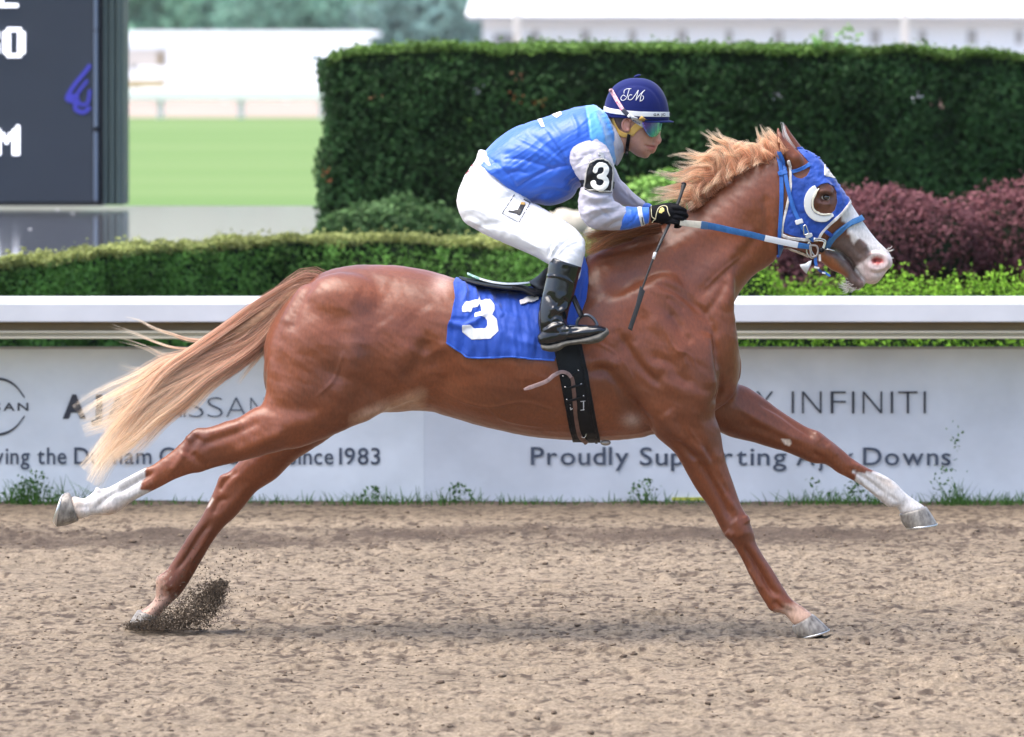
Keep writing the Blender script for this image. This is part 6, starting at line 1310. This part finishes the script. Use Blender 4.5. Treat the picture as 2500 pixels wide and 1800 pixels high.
on(hs, [(1332,205),(1350,240),(1385,300),(1430,370)], 9, mat('strap_flowers', (.75, .72, .76), .6, noise=(150, .5, 3), col2=(.72, .10, .16)), 'goggle_strap', JO, .004)
on(hs, [(1420,355),(1450,385),(1480,412)], 10, mat('strap_adjuster', (.03, .03, .05), .4), 'strap_slide', JO, .006)
GS = on(hs, [(1462,395),(1510,430),(1590,478)], [9, 12, 13], M_white, 'goggle_strap', JO, .007)
text_on(hs, 'equiv', *A((1496,440))[0], 6.0, mat('strap_print', (.03, .04, .20), .5), 'strap_letter', GS, .0105, rot=.50, thin=.02, wx=.85)
# gloves: four bent fingers and a thumb closed on the rein and whip
M_glove = mat('black_glove', (.005, .005, .007), .75, .12, noise=(60, .2, 3), bump=(300, .4, .001))
def fist(dx, dy, y0, s_, mirror=1):
    pa = [loft([((A((1632+dx,1066+dy))[0]), (A((1642+dx,1190+dy))[0]), y0, .026), ((A((1690+dx,1056+dy))[0]), (A((1690+dx,1195+dy))[0]), y0, .030), ((A((1760+dx,1050+dy))[0]), (A((1755+dx,1200+dy))[0]), y0, .031), ((A((1815+dx,1062+dy))[0]), (A((1800+dx,1195+dy))[0]), y0+.002, .027)], 5, 28, (.3, .6))]
    for i, (kx, ky) in enumerate(((1815,1082), (1822,1116), (1812,1150), (1790,1182))):
        L_ = (1.0, 1.06, 1.0, .82)[i]
        ch = [(kx-50, ky, y0-.010*s_), (kx, ky, y0-.018*s_), (kx+42*L_, ky+10, y0-.016*s_), (kx+66*L_, ky+24, y0+.004*s_), (kx+52*L_, ky+36, y0+.022*s_), (kx+14*L_, ky+34, y0+.026*s_)]
        pa.append(tube(catmull([W(*A((x+dx, y+dy))[0], q) for x, y, q in ch], 4), np.interp(np.linspace(0, 1, 21), (0, .3, 1), (.0105, .0102, .0080)), 10))
    pa.append(tube(catmull([W(*A((x+dx, y+dy))[0], q) for x, y, q in ((1680,1085,y0+.012*s_), (1740,1066,y0+.020*s_), (1800,1066,y0+.022*s_), (1846,1084,y0+.012*s_))], 5), np.linspace(.0125, .0085, 16), 10))
    g = remesh(pa, .0022); smooth(g, 4); return g
gN = fist(0, 0, -.205, 1); GL = link('glove', gN, M_glove, JO); gF = fist(-8, 6, .0, -1); link('glove', gF, M_glove, JO)
M_pip = mat('cream_piping', (.72, .64, .42), .6)
for pl in (((1632,1066),(1634,1120),(1640,1150),(1665,1165)), ((1664,1165),(1672,1120),(1690,1080),(1722,1066),(1748,1074),(1756,1110),(1770,1142)), ((1640,1190),(1650,1176),(1664,1166))):
    T_g = bvh(gN) if 'T_g' not in globals() else T_g
    link('piping', mesh(*tube([hit(T_g, x, y, .0008, -.235) for x, y in catmull(A(*pl), 4)], .0016, 6)), M_pip, GL)
link('glove_emblem', shell(gN, sd_poly(A((1692,1090),(1715,1078),(1728,1088),(1730,1108),(1716,1112),(1712,1124),(1690,1118),(1688,1104),(1700,1098))), .0012, .001), mat('gold_emblem', (.75, .60, .18), .5), GL)

# whip
WH = empty('riding_whip', W(1600, 600, -.24), 'slender black riding whip with a white band held pointing down', 'whip')
wp = [(*A((1873,912))[0], -.13), (*A((1850,990))[0], -.155), (*A((1815,1080))[0], -.175), (*A((1765,1200))[0], -.215), (*A((1700,1340))[0], -.262), (*A((1660,1440))[0], -.285)]
p3 = [W(*q) for q in wp]
link('handle', mesh(*tube(catmull(p3[:4], 5), np.interp(np.linspace(0, 1, 16), (0, .06, .14, .3, 1), (.009, .0092, .0066, .0062, .0058)), 12)), mat('whip_grip', (.015, .014, .014), .6, bump=(300, .6, .002)), WH)
link('handle_cap', mesh(*ellipsoid(W(*A((1874,905))[0], -.129), (.0105, .0095, .0065), .3)), M_black, WH)
q = [np.array(W(*A((1765,1200))[0], -.215)), np.array(W(*A((1700,1340))[0], -.262)), np.array(W(*A((1655,1440))[0], -.285)), np.array(W(*G((720,110))[0], -.292)), np.array(W(*G((640,330))[0], -.305))]
link('shaft', mesh(*tube(catmull(q, 8), np.linspace(.0062, .0036, 33), 10)), mat('whip_braid', (.016, .016, .018), .4, bump=(420, .9, .002)), WH)
link('band', mesh(*tube([W(*G((742,48))[0], -.289), W(*G((727,98))[0], -.2905)], .0056, 10)), M_white, WH)
bev(link('flap', slab(G((632,290),(668,330),(655,370),(612,500),(576,606),(575,620),(541,602),(548,585),(600,430)), -.313, -.306), mat('whip_flap', (.018, .018, .020), .5, bump=(200, .4, .001)), WH), .002)
# ================================================================ DIRT THROWN UP BY THE HIND HOOF
ico_v = np.array([(0,0,1),(.94,0,.1),(-.3,.9,.1),(-.7,-.7,.1),(0,.1,-1)]); ico_f = [(0,1,2),(0,2,3),(0,3,1),(4,2,1),(4,3,2),(4,1,3)]
def clods(spec):
    vs, fs = [], []
    for c, s in spec:
        R = np.array(Matrix.Rotation(rng.uniform(0, 6), 3, 'X') @ Matrix.Rotation(rng.uniform(0, 6), 3, 'Z')); k = len(vs)
        vs += list((ico_v*s*rng.uniform(.6, 1.3, 3)) @ R.T+c); fs += [tuple(i+k for i in q) for q in ico_f]
    return mesh(vs, fs)
sp = []; c0 = catmull(F((500,1470),(620,1470),(760,1455),(880,1430),(980,1370),(1020,1300),(1030,1220)), 12); L_ = len(c0)-1
for k in range(10000):
    t = rng.random()**.8; u = rng.normal(0, 1)
    # a curling plume: low and long behind the hoof, rising steeply in front
    q = c0[min(L_, int(t*L_))]
    w_ = np.interp(t, (0, .2, .5, .75, .9, 1), (10, 24, 46, 46, 26, 8)); x = q[0]+4-abs(rng.normal(0, 1))*w_*.95*(1 if t > .5 else .7)+(rng.normal(0, 1)*w_*.5 if t < .5 else rng.normal(0, 8)); y = q[1]+rng.normal(0, 1)*w_*.5
    sp.append((W(x, min(y, 1538), .05+rng.normal(0, .05)), rng.uniform(.0010, .0040)*(1 if rng.random() < .97 else 2.4)))
for k in range(420): sp.append((W(rng.uniform(440, 640), rng.uniform(1330, 1545), rng.uniform(-.15, .25)), rng.uniform(.0015, .0045)))
for k in range(260): sp.append((W(rng.uniform(20, 330), rng.uniform(1240, 1420), rng.uniform(-.3, .3)), rng.uniform(.0008, .0022)))
for k in range(500): sp.append((W(rng.uniform(330, 560), rng.uniform(1390, 1530), rng.uniform(-.1, .2)), rng.uniform(.001, .003)))
setp(link('flying_dirt', clods(sp), mat('damp_dirt', (.085, .064, .046), .9, .1, noise=(60, .65, 3)), None, False), 'spray of damp brown dirt kicked up by the far hind hoof', 'flying dirt', None, 'stuff')
# clods: small icosahedral lumps, half sunk, in damp and dry tones
PHI = (1+5**.5)/2; IV = np.array([(-1,PHI,0),(1,PHI,0),(-1,-PHI,0),(1,-PHI,0),(0,-1,PHI),(0,1,PHI),(0,-1,-PHI),(0,1,-PHI),(PHI,0,-1),(PHI,0,1),(-PHI,0,-1),(-PHI,0,1)])/1.9
IF = np.array([(0,11,5),(0,5,1),(0,1,7),(0,7,10),(0,10,11),(1,5,9),(5,11,4),(11,10,2),(10,7,6),(7,1,8),(3,9,4),(3,4,2),(3,2,6),(3,6,8),(3,8,9),(4,9,5),(2,4,11),(6,2,10),(8,6,7),(9,8,1)])
n = 13000; xy = np.stack((rng.uniform(-3.1, 3.1, n), 5.0-8.9*rng.random(n)), 1); dens = .5+.5*vnoise(xy*np.array((1.1, 1.6)), 101); keep = rng.random(n) < .35+.75*dens; keep &= (xy[:, 1] < 4.4) | (rng.random(n) < .15); xy = xy[keep]; n = len(xy)
s = np.clip(rng.lognormal(math.log(.0031), .45, n), .0016, .011)*np.where(xy[:, 1] > 3.6, 1.25, 1); h = dirt_h(xy)
v = IV[None]*s[:, None, None]*rng.uniform(.65, 1.35, (n, 12, 1))*rng.uniform(.8, 1.25, (n, 1, 3)); a = rng.uniform(0, 6.28, n)[:, None]
v = np.stack((v[:, :, 0]*np.cos(a)-v[:, :, 1]*np.sin(a), v[:, :, 0]*np.sin(a)+v[:, :, 1]*np.cos(a), v[:, :, 2]*.75), 2)*np.array((1.45, 1, 1))+np.stack((xy[:, 0], xy[:, 1], h+s*.30), 1)[:, None]
q = (IF[None]+np.arange(n)[:, None, None]*12).reshape(-1, 3); v = v.reshape(-1, 3)
cm = bpy.data.meshes.new('clods'); cm.vertices.add(len(v)); cm.vertices.foreach_set('co', v.ravel()); cm.loops.add(q.size); cm.loops.foreach_set('vertex_index', q.ravel().astype(np.int32)); cm.polygons.add(len(q)); cm.polygons.foreach_set('loop_start', np.arange(0, q.size, 3, dtype=np.int32)); cm.polygons.foreach_set('loop_total', np.full(len(q), 3, np.int32)); cm.update()
t = rng.random(n)**.8; t = np.where(rng.random(n) < .5, t*.35, t); c = np.array((.090, .066, .050))[None]*(1-t[:, None])+np.array((.22, .172, .128))[None]*t[:, None]; vcol(cm, np.repeat(c, 12, 0))
setp(link('loose_clods', cm, mat('clod', (.15, .105, .075), .92, .1, attr='Col', noise=(150, .2, 3)), None, False), 'loose brown clods scattered over the harrowed dirt', 'clods', None, 'stuff')
# ================================================================ HAZE over the far infield
v, f = box(-260, 260, -24, 420, -1.2, 16.5); hz = bpy.data.materials.new('air_haze'); hz.use_nodes = True; N = hz.node_tree.nodes; N.remove(N['Principled BSDF'])
pv_ = N.new('ShaderNodeVolumePrincipled'); pv_.inputs['Color'].default_value = (.93, .96, 1, 1); pv_.inputs['Density'].default_value = .00012; pv_.inputs['Anisotropy'].default_value = .2
hz.node_tree.links.new(pv_.outputs[0], N['Material Output'].inputs['Volume'])
setp(link('haze', mesh(v, f), hz, None, False), 'pale bright haze lying over the far infield', 'haze', None, 'stuff')
